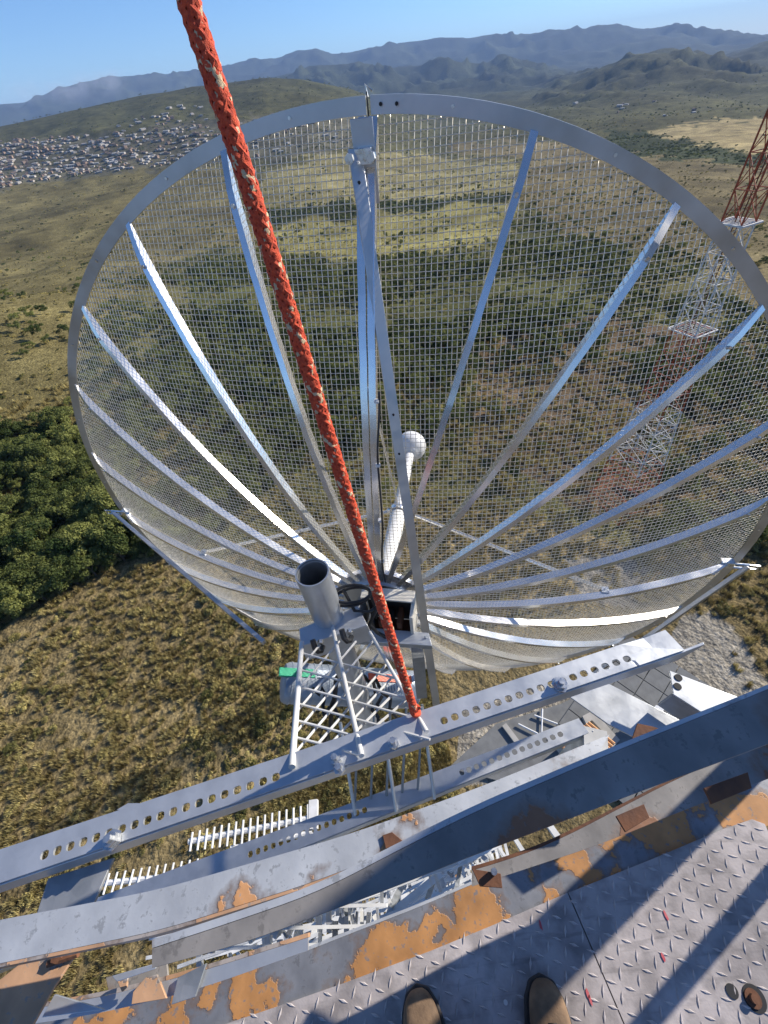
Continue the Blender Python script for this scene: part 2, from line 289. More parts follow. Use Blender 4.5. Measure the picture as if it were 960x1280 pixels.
def hit(px, py):                                                 # first ground point on each sight line
    d = np.stack([ray(a, b) for a, b in zip(px, py)]); t = np.full(len(d), 30.0); done = np.zeros(len(d), bool)
    for i in range(420):
        P = d * t[:, None]; below = P[:, 2] < H(P[:, 0], P[:, 1]); done |= below
        t = np.where(done, t, t * 1.013)
        if done.all(): break
    P = d * t[:, None]; P[:, 2] = H(P[:, 0], P[:, 1]); return P, done

nr, na = 520, 620
rr = np.concatenate([[0, 4], np.geomspace(9, 16000, nr - 5), [17500, 19000, 21000]])
th = np.sort(np.concatenate([np.linspace(-R(68), R(68), na - 60), np.linspace(R(68), 2 * np.pi - R(68), 62)[1:-1]]))
RR, TH = np.meshgrid(rr, th, indexing='ij'); X = RR * np.sin(TH); Y = RR * np.cos(TH); Z = H(X, Y)
Z[-3:] = np.minimum(Z[-3:], -175)
me = bpy.data.meshes.new('ground'); nv = RR.size
me.vertices.add(nv); me.vertices.foreach_set('co', np.stack([X, Y, Z], -1).ravel())
I, J = np.meshgrid(np.arange(nr - 1), np.arange(na), indexing='ij'); J2 = (J + 1) % na
q = np.stack([I * na + J, (I + 1) * na + J, (I + 1) * na + J2, I * na + J2], -1).reshape(-1, 4)[:, ::-1]
me.loops.add(q.size); me.loops.foreach_set('vertex_index', q.ravel().astype(np.int32))
me.polygons.add(len(q)); me.polygons.foreach_set('loop_start', np.arange(len(q), dtype=np.int32) * 4); me.polygons.foreach_set('loop_total', np.full(len(q), 4, np.int32))
me.update(calc_edges=True); me.shade_smooth()
K = zone(X, Y, Z); base = np.array([zz[2] for zz in ZON])[K]
far = np.interp(RR, [800, 2500, 6000], [0, 0.5, 1])[..., None]
mott = fbm(X / 90, Y / 90, 5, 60)[..., None]
base = base * (0.45 + 1.1 * mott)
hillc = np.array([0.045, 0.052, 0.027]) * (0.1 + 1.7 * fbm(X / 420, Y / 420, 6, 77)[..., None])
keep = np.isin(K, [i for i, zz in enumerate(ZON) if zz[0] in ('paddock', 'townland', 'fieldfar', 'fieldnear')])[..., None]
colr = np.where(keep, base, base * (1 - far) + hillc * far)
ca = me.attributes.new('soil', 'FLOAT_COLOR', 'POINT'); ca.data.foreach_set('color', np.concatenate([colr, np.ones(colr.shape[:2] + (1,))], -1).ravel())
gm, n, b = newmat('earth_and_dry_grass'); L = n.links.new
at = N(n, 'ShaderNodeAttribute', attribute_name='soil'); geo = N(n, 'ShaderNodeNewGeometry')
mul = None
cur = at.outputs['Color']
for sc_, lo, hi, det in ((0.5, 0.55, 1.4, 8), (4.0, 0.6, 1.45, 5), (0.035, 0.6, 1.35, 8)):
    t = N(n, 'ShaderNodeTexNoise'); t.inputs['Scale'].default_value = sc_; t.inputs['Detail'].default_value = det; t.inputs['Roughness'].default_value = 0.62; L(geo.outputs['Position'], t.inputs['Vector'])
    mr = N(n, 'ShaderNodeMapRange'); mr.inputs['From Min'].default_value = 0.32; mr.inputs['From Max'].default_value = 0.68; mr.inputs['To Min'].default_value = lo; mr.inputs['To Max'].default_value = hi; L(t.outputs['Fac'], mr.inputs[0])
    vm = N(n, 'ShaderNodeVectorMath', operation='SCALE'); L(cur, vm.inputs[0]); L(mr.outputs[0], vm.inputs['Scale']); cur = vm.outputs[0]
L(cur, b.inputs['Base Color']); b.inputs['Roughness'].default_value = 1; b.inputs['Specular IOR Level'].default_value = 0.05
t = N(n, 'ShaderNodeTexNoise'); t.inputs['Scale'].default_value = 1.6; t.inputs['Detail'].default_value = 9; L(geo.outputs['Position'], t.inputs['Vector'])
bp = N(n, 'ShaderNodeBump'); bp.inputs['Strength'].default_value = 0.9; bp.inputs['Distance'].default_value = 0.5; L(t.outputs['Fac'], bp.inputs['Height']); L(bp.outputs[0], b.inputs['Normal'])
me.materials.append(gm)
g = bpy.data.objects.new('ground', me); COL.objects.link(g); g['kind'] = 'structure'

# ------------------------------------------------------------ vegetation
def leaf_mat(name, c1, c2):
    m, n, b = newmat(name); L = n.links.new
    oi = N(n, 'ShaderNodeObjectInfo'); geo = N(n, 'ShaderNodeNewGeometry')
    t = N(n, 'ShaderNodeTexNoise'); t.inputs['Scale'].default_value = 0.22; t.inputs['Detail'].default_value = 4; L(geo.outputs['Position'], t.inputs['Vector'])
    a = N(n, 'ShaderNodeMath', operation='MULTIPLY_ADD'); L(oi.outputs['Random'], a.inputs[0]); a.inputs[1].default_value = 0.95; 
    a2 = N(n, 'ShaderNodeMath', operation='MULTIPLY_ADD'); L(t.outputs['Fac'], a2.inputs[0]); a2.inputs[1].default_value = 0.8; a2.inputs[2].default_value = -0.38; L(a2.outputs[0], a.inputs[2])
    r = N(n, 'ShaderNodeValToRGB'); r.color_ramp.elements[0].color = (*c1, 1); r.color_ramp.elements[1].color = (*c2, 1); L(a.outputs[0], r.inputs[0])
    L(r.outputs[0], b.inputs['Base Color']); b.inputs['Roughness'].default_value = 0.75; b.inputs['Specular IOR Level'].default_value = 0.15
    tr = N(n, 'ShaderNodeBsdfTranslucent'); L(r.outputs[0], tr.inputs[0]); ms = N(n, 'ShaderNodeMixShader'); ms.inputs[0].default_value = 0.3
    L(b.outputs[0], ms.inputs[1]); L(tr.outputs[0], ms.inputs[2]); L(ms.outputs[0], n.nodes['Material Output'].inputs['Surface'])
    return m
M['leaf'] = leaf_mat('tree_leaves', (0.03, 0.055, 0.014), (0.25, 0.26, 0.075))
M['leaf2'] = leaf_mat('shrub_leaves', (0.075, 0.082, 0.024), (0.52, 0.43, 0.16))
M['grass'] = leaf_mat('dry_grass_tuft', (0.22, 0.17, 0.065), (0.55, 0.46, 0.2))
M['bark'] = noise_mat('bark', (0.07, 0.05, 0.035), (0.13, 0.1, 0.07), 8, (0.8, 1.0), 0, 0.5)
def crown_mesh(name, blobs, leaves, size, mat, seed, zlo=0.0):
    rg = np.random.default_rng(seed); V = []; F = []
    for i in range(leaves):
        c, rad = blobs[rg.integers(len(blobs))]; d = rg.normal(size=3); d /= np.linalg.norm(d)
        if d[2] < -0.35: d[2] = -d[2]
        p = np.array(c) + d * np.array(rad) * rg.uniform(0.62, 1.03)
        p[2] = max(p[2], zlo)
        nrm = d + rg.normal(size=3) * 0.55; nrm /= np.linalg.norm(nrm); u = np.cross(nrm, rg.normal(size=3)); u /= np.linalg.norm(u) + 1e-9; v = np.cross(nrm, u)
        s = size * rg.uniform(0.6, 1.35); k = len(V)
        V += [p - u * s, p + v * s * 0.55, p + u * s, p - v * s * 0.55]; F.append((k, k + 1, k + 2, k + 3))
    me = bpy.data.meshes.new(name); me.from_pydata([tuple(a) for a in V], [], F); me.materials.append(mat); return me
def blobset(seed, n, spread, rad, z0, zs):
    rg = random.Random(seed); return [((rg.uniform(-spread, spread), rg.uniform(-spread, spread), z0 + rg.uniform(0, zs)), (rad * rg.uniform(0.7, 1.2),) * 2 + (rad * rg.uniform(0.55, 0.9),)) for _ in range(n)]
TREES = [crown_mesh('crown', blobset(s, 11, 0.34, 0.2, 0.4, 0.42), 1700, 0.034, M['leaf'], s) for s in (1, 2, 3)]
tb = MB(); tb.tube([(0, 0, -0.1), (0.01, 0, 0.25), (0.0, 0.02, 0.6)], 0.03, 6, radii=[0.045, 0.03, 0.012])
for a in (0.4, 2.5, 4.4): tb.tube([(0.0, 0, 0.26), (0.2 * math.cos(a), 0.2 * math.sin(a), 0.55)], 0.02, 5, radii=[0.02, 0.008])
TRUNK = bpy.data.meshes.new('trunk'); TRUNK.from_pydata(tb.v, [], tb.f); TRUNK.materials.append(M['bark'])
SHRUBS = [crown_mesh('shrub', blobset(s, 6, 0.34, 0.22, 0.1, 0.2), 420, 0.055, M['leaf2'], s, 0.0) for s in (11, 12, 13)]
def tuft_mesh(seed):
    rg = np.random.default_rng(seed); V = []; F = []
    for i in range(70):
        a = rg.uniform(0, 6.28); r0 = rg.uniform(0, 0.3); b0 = np.array([r0 * math.cos(a), r0 * math.sin(a), 0]); a2 = a + rg.normal() * 0.6
        l = rg.uniform(0.25, 0.6); ln = rg.uniform(0.1, 0.6); tp = b0 + np.array([math.cos(a2) * ln * l, math.sin(a2) * ln * l, l]); s = np.array([-math.sin(a2), math.cos(a2), 0]) * 0.035
        k = len(V); V += [b0 - s, b0 + s, tp]; F.append((k, k + 1, k + 2))
    me = bpy.data.meshes.new('grass_tuft'); me.from_pydata([tuple(a) for a in V], [], F); me.materials.append(M['grass']); return me
TUFT = tuft_mesh(5)
def scatter(name, P, S, proto, kind='stuff'):
    me = bpy.data.meshes.new(name); me.vertices.add(len(P)); me.vertices.foreach_set('co', P.astype(np.float32).ravel())
    a = me.attributes.new('scl', 'FLOAT_VECTOR', 'POINT'); a.data.foreach_set('vector', S.astype(np.float32).ravel())
    rot = np.zeros((len(P), 3), np.float32); rot[:, 2] = rng.uniform(0, 6.28, len(P)); rot[:, 0] = rng.normal(0, 0.08, len(P))
    a = me.attributes.new('rot', 'FLOAT_VECTOR', 'POINT'); a.data.foreach_set('vector', rot.ravel())
    o = bpy.data.objects.new(name, me); COL.objects.link(o); o['kind'] = kind
    ng = bpy.data.node_groups.new(name, 'GeometryNodeTree'); ng.interface.new_socket('Geometry', in_out='INPUT', socket_type='NodeSocketGeometry'); ng.interface.new_socket('Geometry', in_out='OUTPUT', socket_type='NodeSocketGeometry')
    gi = ng.nodes.new('NodeGroupInput'); go = ng.nodes.new('NodeGroupOutput'); ip = ng.nodes.new('GeometryNodeInstanceOnPoints'); ob = ng.nodes.new('GeometryNodeObjectInfo'); ob.inputs[0].default_value = proto; ob.transform_space = 'ORIGINAL'
    na_ = ng.nodes.new('GeometryNodeInputNamedAttribute'); na_.data_type = 'FLOAT_VECTOR'; na_.inputs[0].default_value = 'scl'
    nb_ = ng.nodes.new('GeometryNodeInputNamedAttribute'); nb_.data_type = 'FLOAT_VECTOR'; nb_.inputs[0].default_value = 'rot'
    e2r = ng.nodes.new('FunctionNodeEulerToRotation'); l = ng.links.new
    l(gi.outputs[0], ip.inputs['Points']); l(ob.outputs['Geometry'], ip.inputs['Instance']); l(na_.outputs[0], ip.inputs['Scale']); l(nb_.outputs[0], e2r.inputs[0]); l(e2r.outputs[0], ip.inputs['Rotation']); l(ip.outputs[0], go.inputs[0])
    md = o.modifiers.new('scatter', 'NODES'); md.node_group = ng; return o
def candidates(n, r0, r1, a0=-R(62), a1=R(62)):
    r = np.exp(rng.uniform(np.log(r0), np.log(r1), n)) ; a = rng.uniform(a0, a1, n)
    x = r * np.sin(a); y = r * np.cos(a); z = H(x, y); return np.stack([x, y, z], -1)
def clear_site(P):
    x, y = P[:, 0], P[:, 1]
    return ~((x > 3) & (x < 34) & (y > 1) & (y < 24)) & (np.hypot(x, y) > 7)
# trees: positions first, the 300 that show largest become things, the rest one mass per kind
TD = np.array([zz[3] for zz in ZON]); SD_ = np.array([zz[4] for zz in ZON])
P = np.concatenate([candidates(8600, 38, 170), candidates(60000, 90, 3200)])
k = zone(P[:, 0], P[:, 1], P[:, 2]); cl = fbm(P[:, 0] / 38, P[:, 1] / 38, 3, 90)
rad_ = np.hypot(P[:, 0], P[:, 1])
acc = np.clip((cl - 0.47) * 5 + 0.35, 0.04, 1) * TD[k]; acc = np.where(TD[k] > 1.2, TD[k], acc); acc = acc * np.interp(rad_, [38, 90, 400, 900, 3200], [0.8, 0.5, 0.85, 0.9, 0.55])
ok = (rng.uniform(size=len(P)) < acc) & clear_site(P); P = P[ok]; k = k[ok]; rad_ = rad_[ok]
S = rng.uniform(2.2, 4.6, len(P)) * np.interp(rad_, [0, 400, 3000], [1, 1.15, 2.0]) * np.where(TD[k] > 2, rng.choice([0.45, 0.6, 0.8, 1.15], len(P)), 0.85)
px, py, dd = PX(P); vis = (px > -40) & (px < 1000) & (py > 0) & (dd > 0); app = np.where(vis, S / np.linalg.norm(P, axis=1), 0)
order = np.argsort(-app); protoT = []
for i, j in enumerate(order[:300]):
    wood = ZON[k[j]][0] == 'wood'; left = px[j] < 330
    if wood:
        wz = 'upper' if py[j] < 610 else ('middle' if py[j] < 690 else 'lower'); lab, gr = {'upper': 'leafy green tree in the upper part of the dense wood, under the brown hill', 'middle': 'leafy green tree in the middle of the dense wood at the left', 'lower': 'leafy green tree at the lower end of the dense wood, above the dry slope'}[wz], 'trees of the dense wood, ' + wz + ' part'
    elif left: lab, gr = 'scattered bushy tree on open ground left of or behind the left part of the dish', 'scattered trees left'
    else: lab, gr = 'dark bushy tree on the scrubland seen through the middle or right of the dish mesh', 'scattered trees behind the dish mesh'
    t = thing('bushy_tree', P[j], lab, 'tree', gr); t.scale = (S[j], S[j], S[j] * rng.uniform(0.8, 1.15)); t.rotation_euler[2] = rng.uniform(0, 6.28)
    for nm, mesh in (('trunk', TRUNK), ('crown', TREES[i % 3])):
        c = bpy.data.objects.new(nm, mesh); COL.objects.link(c); c.parent = t
        if nm == 'crown' and i < 3: protoT.append(c)
rest = order[300:]
for q_ in range(3):
    ids = rest[q_::3]; s_ = S[ids][:, None] * np.array([1, 1, 1]) * rng.uniform(0.8, 1.2, (len(ids), 3))
    scatter('distant_trees', P[ids], s_, protoT[q_])
# shrubs
P = np.concatenate([candidates(14000, 6, 75, -R(150), R(130)), candidates(24000, 60, 700), candidates(34000, 250, 1900)])
k = zone(P[:, 0], P[:, 1], P[:, 2]); cl = fbm(P[:, 0] / 7, P[:, 1] / 7, 3, 95); rad_ = np.hypot(P[:, 0], P[:, 1])
ok = (rng.uniform(size=len(P)) < 0.62 * SD_[k] * np.clip((cl - 0.5) * 4 + 0.5, 0.1, 1)) & clear_site(P); P = P[ok]; rad_ = rad_[ok]
S = np.exp(rng.normal(np.log(0.8), 0.38, len(P))) * np.interp(rad_, [0, 60, 700, 1900], [0.85, 1.2, 2.4, 4.5])
px, py, dd = PX(P); vis = (px > -20) & (px < 980) & (py > 0) & (py < 1150) & (dd > 0); app = np.where(vis, S / np.linalg.norm(P, axis=1), 0)
order = np.argsort(-app); protoS = []
for i, j in enumerate(order[:300]):
    left = px[j] < 480
    o = bpy.data.objects.new('low_shrub', SHRUBS[i % 3]); COL.objects.link(o); o.location = P[j]; o.scale = (S[j], S[j], S[j] * 0.8); o.rotation_euler[2] = rng.uniform(0, 6.28)
    up_ = py[j] < 900
    tag(o, ('low olive shrub on the dry slope left of the pipe, above the long beam' if up_ else 'low olive shrub on the dry slope at lower left, near or under the long beam') if left else ('low olive shrub seen through the right half of the dish mesh or beside it' if up_ else 'low shrub on the ground under the rings at the right'), 'shrub', ('shrubs on the slope, upper' if up_ else 'shrubs on the slope, lower') if left else ('shrubs at the right, upper' if up_ else 'shrubs at the right, lower'))
    if i < 3: protoS.append(o)
rest = order[300:]
for q_ in range(3):
    ids = rest[q_::3]; scatter('scrub_growth', P[ids], S[ids][:, None] * rng.uniform(0.7, 1.2, (len(ids), 3)), protoS[q_])
# grass tufts: one mass
P = candidates(52000, 4, 130, -R(150), R(130)); k = zone(P[:, 0], P[:, 1], P[:, 2]); ok = (rng.uniform(size=len(P)) < np.where(SD_[k] > 0.3, 1, SD_[k] * 2) * np.clip((fbm(P[:, 0] / 6, P[:, 1] / 6, 4, 120) - 0.42) * 7 + 0.45, 0.12, 1)) & clear_site(P); P = P[ok]
tf = bpy.data.objects.new('dry_grass', TUFT); COL.objects.link(tf); tf.location = AZ(60, 1000, -46); tf.location.z = float(H(np.array(tf.location.x), np.array(tf.location.y))); tf['kind'] = 'stuff'
scatter('dry_grass', P, np.interp(np.hypot(P[:, 0], P[:, 1]), [0, 50, 130], [0.6, 1.0, 1.9])[:, None] * rng.uniform(0.7, 1.5, (len(P), 3)), tf)

# ------------------------------------------------------------ the town on the plain
M['wall1'] = noise_mat('house_render', (0.3, 0.27, 0.23), (0.55, 0.5, 0.44), 0.2, (0.8, 0.95)); M['wall2'] = noise_mat('house_brick', (0.26, 0.17, 0.12), (0.36, 0.26, 0.19), 0.3, (0.8, 0.95)); M['roof1'] = noise_mat('clay_roof', (0.15, 0.1, 0.075), (0.28, 0.2, 0.15), 0.4, (0.8, 0.95)); M['roof2'] = noise_mat('pale_sheet_roof', (0.2, 0.2, 0.19), (0.6, 0.57, 0.52), 0.4, (0.5, 0.7)); M['glass'] = noise_mat('dark_window', (0.02, 0.025, 0.03), (0.05, 0.06, 0.07), 1, (0.1, 0.2))
def house_mesh(w_, d_, h_, rh, mats, name='house'):
    v = [(-w_, -d_, 0), (w_, -d_, 0), (w_, d_, 0), (-w_, d_, 0), (-w_, -d_, h_), (w_, -d_, h_), (w_, d_, h_), (-w_, d_, h_)]
    f = [(0, 1, 5, 4), (1, 2, 6, 5), (2, 3, 7, 6), (3, 0, 4, 7)]; mi = [0] * 4
    e = 0.5; k = 8; v += [(-w_ - e, -d_ - e, h_ - .1), (w_ + e, -d_ - e, h_ - .1), (w_ + e, d_ + e, h_ - .1), (-w_ - e, d_ + e, h_ - .1), (-w_ - e, 0, h_ + rh), (w_ + e, 0, h_ + rh)]
    f += [(k, k + 1, k + 5, k + 4), (k + 2, k + 3, k + 4, k + 5), (k + 1, k + 2, k + 5), (k + 3, k, k + 4), (k + 3, k + 2, k + 1, k)]; mi += [1] * 5
    for sx in (-0.5, 0.0, 0.5):
        for sy in (-1, 1):
            k = len(v); y_ = sy * (d_ + 0.04); z0 = 0.1 if sx == 0 else 1.0
            v += [(sx * w_ * 1.2 - .6, y_, z0), (sx * w_ * 1.2 + .6, y_, z0), (sx * w_ * 1.2 + .6, y_, 2.3), (sx * w_ * 1.2 - .6, y_, 2.3)]; f.append((k, k + 1, k + 2, k + 3)); mi.append(2)
    me = bpy.data.meshes.new(name); me.from_pydata(v, [], f)
    for m_ in mats: me.materials.append(m_)
    me.polygons.foreach_set('material_index', mi); return me
HM = [house_mesh(5, 4, 3, 1.6, (M['wall1'], M['roof1'], M['glass'])), house_mesh(6, 5, 3.2, 0.7, (M['wall1'], M['roof2'], M['glass'])), house_mesh(4.5, 4, 5.6, 1.2, (M['wall2'], M['roof1'], M['glass'])), house_mesh(8, 5, 3.6, 1.2, (M['wall1'], M['roof2'], M['glass']))]
def polysample(poly, n):
    xs, ys = zip(*poly); out_x = []; out_y = []
    X_ = rng.uniform(min(xs), max(xs), n * 6); Y_ = rng.uniform(min(ys), max(ys), n * 6); i_ = inpoly(X_, Y_, poly); return X_[i_][:n], Y_[i_][:n]
tx, ty = [], []
for poly, n_ in (([(-60, 195), (0, 183), (110, 176), (260, 160), (262, 203), (130, 216), (0, 236), (-60, 246)], 700), ([(150, 152), (250, 128), (262, 160), (130, 178)], 60), ([(262, 160), (300, 150), (440, 158), (450, 180), (330, 200), (262, 203)], 60), ([(700, 128), (860, 120), (930, 142), (850, 150), (740, 160)], 10), ([(0, 186), (110, 176), (120, 170), (0, 176)], 50)):
    a, b_ = polysample(poly, n_); tx += list(a); ty += list(b_)
HP, okh = hit(tx, ty); HP = HP[okh & (np.linalg.norm(HP, axis=1) > 400)]
HP = HP[np.argsort(np.linalg.norm(HP, axis=1))]
for i, p_ in enumerate(HP[:300]):
    o = bpy.data.objects.new('house', HM[i % 4]); COL.objects.link(o); o.location = p_; s_ = rng.uniform(0.5, 0.95) * np.interp(np.linalg.norm(p_), [600, 2500], [0.8, 1.3]); o.scale = (s_,) * 3; o.rotation_euler[2] = rng.choice([0, 1.57, 0.3, -0.5]) + rng.normal() * 0.15
    tag(o, 'small low house in the near half of the town on the plain at upper left', 'house', 'houses in the near half of the town')
vs, fs, mi = [], [], []
for i, p_ in enumerate(HP[300:]):
    hm = HM[i % 4]; s_ = rng.uniform(0.5, 0.95) * np.interp(np.linalg.norm(p_), [600, 2500], [0.8, 1.4]); a = rng.uniform(0, 3.14); ca_, sa_ = math.cos(a), math.sin(a); k0 = len(vs)
    vs += [(p_[0] + s_ * (v.co.x * ca_ - v.co.y * sa_), p_[1] + s_ * (v.co.x * sa_ + v.co.y * ca_), p_[2] + s_ * v.co.z) for v in hm.vertices]
    for pl in hm.polygons: fs.append(tuple(k0 + q_ for q_ in pl.vertices)); mi.append({0: [0, 1, 4], 1: [0, 2, 4], 2: [3, 1, 4], 3: [0, 2, 4]}[i % 4][pl.material_index])
me = bpy.data.meshes.new('far_houses'); me.from_pydata(vs, [], fs)
for m_ in (M['wall1'], M['roof1'], M['roof2'], M['wall2'], M['glass']): me.materials.append(m_)
me.polygons.foreach_set('material_index', mi); o = bpy.data.objects.new('far_houses', me); COL.objects.link(o); o['kind'] = 'stuff'

# ------------------------------------------------------------ red and white lattice tower to the right
TC = Vector((33.8, 40.0, 0)); zb = float(H(np.array(33.8), np.array(40.0)))
tw = thing('lattice_tower', (TC.x, TC.y, zb), 'tall red and white lattice mast rising behind the right side of the dish', 'tower')
def hw(z): return np.interp(z, [-46, -36, -27, -20.6, -11.4, 6], [3.0, 2.1, 1.5, 1.2, 0.9, 0.7])
secs = [(zb, -38, 'red_t'), (-38, -30, 'white_t'), (-30, -20.6, 'red_t'), (-20.6, -11.4, 'white_t'), (-11.4, -2, 'red_t'), (-2, 6, 'red_t')]
ang = R(20)
def cor(z, i): s = hw(z) * 1.0; a = ang + math.pi / 4 + i * math.pi / 2; return Vector((TC.x + s * 1.414 * math.cos(a), TC.y + s * 1.414 * math.sin(a), z))
for z0, z1, mt in secs:
    for i in range(4):
        MB().bar(cor(z0, i), cor(z1, i), 0.12, 0.12).build('leg', M[mt], tw)
    nb = 4; zs = np.linspace(z0, z1, nb + 1); bm = MB()
    for a_, c_ in zip(zs[:-1], zs[1:]):
        for i in range(4):
            j = (i + 1) % 4; bm.bar(cor(a_, i), cor(c_, j), 0.05, 0.05); bm.bar(cor(a_, j), cor(c_, i), 0.05, 0.05); bm.bar(cor(c_, i), cor(c_, j), 0.06, 0.06)
    bm.build('bracing', M[mt], tw)
for zz_ in (-11.4, -20.6):
    s = hw(zz_) + 0.35; m4 = Matrix.Rotation(ang, 3, 'Z'); fr = MB()
    for dx, dy, lx, ly in ((0, s, 2 * s, .12), (0, -s, 2 * s, .12), (s, 0, .12, 2 * s - .12), (-s, 0, .12, 2 * s - .12)): fr.box(Vector((TC.x, TC.y, zz_)) + m4 @ Vector((dx, dy, 0)), (lx, ly, 0.12), m4)
    for q_ in np.linspace(-s, s, 9)[1:-1]: fr.box(Vector((TC.x, TC.y, zz_)) + m4 @ Vector((q_, 0, 0)), (0.05, 2 * s - .2, 0.05), m4)
    fr.build('platform', M['white_t'], tw)
lad = MB(); 
for dx in (-0.2, 0.2): lad.tube([TC + Vector((dx - .3, 0, zb)), TC + Vector((dx, 0, 6))], 0.05, 5)
for z in np.arange(zb + 1, 5, 0.6): f_ = (z - zb) / (6 - zb); lad.tube([TC + Vector((-.5 + .3 * f_, 0, z)), TC + Vector((-.1 + .3 * f_, 0, z))], 0.03, 4)
lad.build('ladder', M['rust'], tw)

# ------------------------------------------------------------ compound on the ground
GZ = -46
def gslab(name, pxs, z0, th_, mat, parent=None, lab=None, cat=None):
    pts = [AZ(x, y, z0) for x, y in pxs]; mb = MB().prism([p - Vector((0, 0, th_)) for p in pts], (0, 0, th_))
    o = mb.build(name, mat, parent)
    if lab: tag(o, lab, cat)
    return o
yard = gslab('yard_pavement', [(700, 880), (770, 848), (850, 838), (900, 900), (830, 960), (660, 985), (560, 960), (620, 905)], GZ + 0.35, 0.8, M['slab']); yard['kind'] = 'structure'
# paving slabs of the yard, laid proud of the bed
c0 = AZ(800, 885, GZ + 0.4); rotm = Matrix.Rotation(R(38), 3, 'Z'); bm_ = None; me = None
for i in range(-4, 4):
    for j in range(-4, 3):
        c = c0 + rotm @ Vector((i * 1.95, j * 1.95, 0))
        if me is None:
            o = MB().box((0, 0, 0), (1.86, 1.86, 0.12), rotm).build('paving_slab', M['slab']); me = o.data
        else: o = bpy.data.objects.new('paving_slab', me); COL.objects.link(o)
        o.parent = yard; o.location = c + Vector((0, 0, random.uniform(-0.02, 0.02)))
#path = gslab('path', [(845, 782), (880, 772), (915, 800), (935, 850), (945, 900), (900, 905), (862, 860), (830, 842)], GZ + 0.12, 0.6, M['conc'])
shed = thing('tiled_shed', AZ(738, 930, GZ), 'small shed with orange tile roof on the ground below the lower beam', 'shed')
a, b_, c, d = (AZ(x, y, GZ + 2.2) for x, y in ((700, 930), (735, 903), (768, 930), (735, 968)))
sb = MB(); sb.prism([p + Vector((0, 0, -2.3)) for p in (a, b_, c, d)], (0, 0, 2.1)); sb.build('wall', M['conc'], shed)
for t_ in np.linspace(0, 1, 12):
    p, q_ = a.lerp(b_, t_), d.lerp(c, t_); sg = (b_ - a).length / 11.5
    mb = MB(); mb.tube([p, p.lerp(q_, .34), p.lerp(q_, .67), q_], sg * 0.5, 8); mb.build('roof_tile', M['tile'], shed)
lw = MB(); e = [AZ(x, y, GZ + 0.9) for x, y in ((728, 895), (742, 888), (775, 925), (762, 938), (757, 930), (763, 924), (740, 900), (733, 905))]
o = tag(lw.prism([p - Vector((0, 0, 1.2)) for p in e], (0, 0, 1.2)).build('low_wall', M['conc']), 'L-shaped pale concrete wall wrapped round the shed with the orange roof', 'wall')
for (x0, y0), (x1, y1), lb in (((668, 894), (697, 905), 'upper'), ((648, 905), (672, 917), 'lower'), ((678, 886), (677, 915), 'crossing')):
    tag(MB().tube([AZ(x0, y0, GZ + 0.6), AZ(x1, y1, GZ + 0.6)], 0.09, 6).build('white_pipe', M['white_p']), 'thin white pipe lying on the yard between the two beams, the %s one' % lb, 'pipe')
tag(MB().bar(AZ(630, 906, GZ + .5), AZ(648, 930, GZ + .5), 0.5, 0.25).build('concrete_kerb', M['conc']), 'pale concrete kerb piece on the ground under the middle of the lower beam', 'kerb')
cab = thing('equipment_hut', AZ(815, 893, GZ), 'small dark equipment hut on the paved yard behind the white bracket', 'hut')
pp = [AZ(x, y, GZ + 2.4) for x, y in ((803, 893), (815, 878), (838, 884), (826, 903))]
MB().prism([p - Vector((0, 0, 2.5)) for p in pp], (0, 0, 2.5)).build('wall', M['galv_dark'], cab)
cc = sum(pp, Vector()) / 4; MB().prism([cc + (p - cc) * 1.12 + Vector((0, 0, 0.02)) for p in pp], (0, 0, 0.15)).build('roof', M['slab'], cab)
MB().prism([cc + (p - cc) * 0.5 + Vector((0, 0, 0.2)) for p in pp], (0, 0, 0.3)).build('roof_unit', M['white_p'], cab)

# ------------------------------------------------------------ mesh dish
DC = Vector((0.0368, 1.3748, -1.5487)); az, el, rt = 0.26204, -0.00857, 0.03854; RAD = 1.5; DEP = 0.38
AX = Vector((math.sin(az) * math.cos(el), math.cos(az) * math.cos(el), math.sin(el))); SS = Vector((math.cos(az), -math.sin(az), 0)); TT = SS.cross(AX)
def rdir(a): return SS * math.sin(a + rt) + TT * math.cos(a + rt)
def dish(a, s, off=0.0):                                         # point on the reflector, off = towards the back
    return DC + rdir(a) * RAD * s - AX * (DEP * (1 - s * s) + off)
dsh = thing('mesh_dish', dish(0, 0), 'large round wire mesh dish antenna seen from behind, filling the upper picture', 'dish antenna')
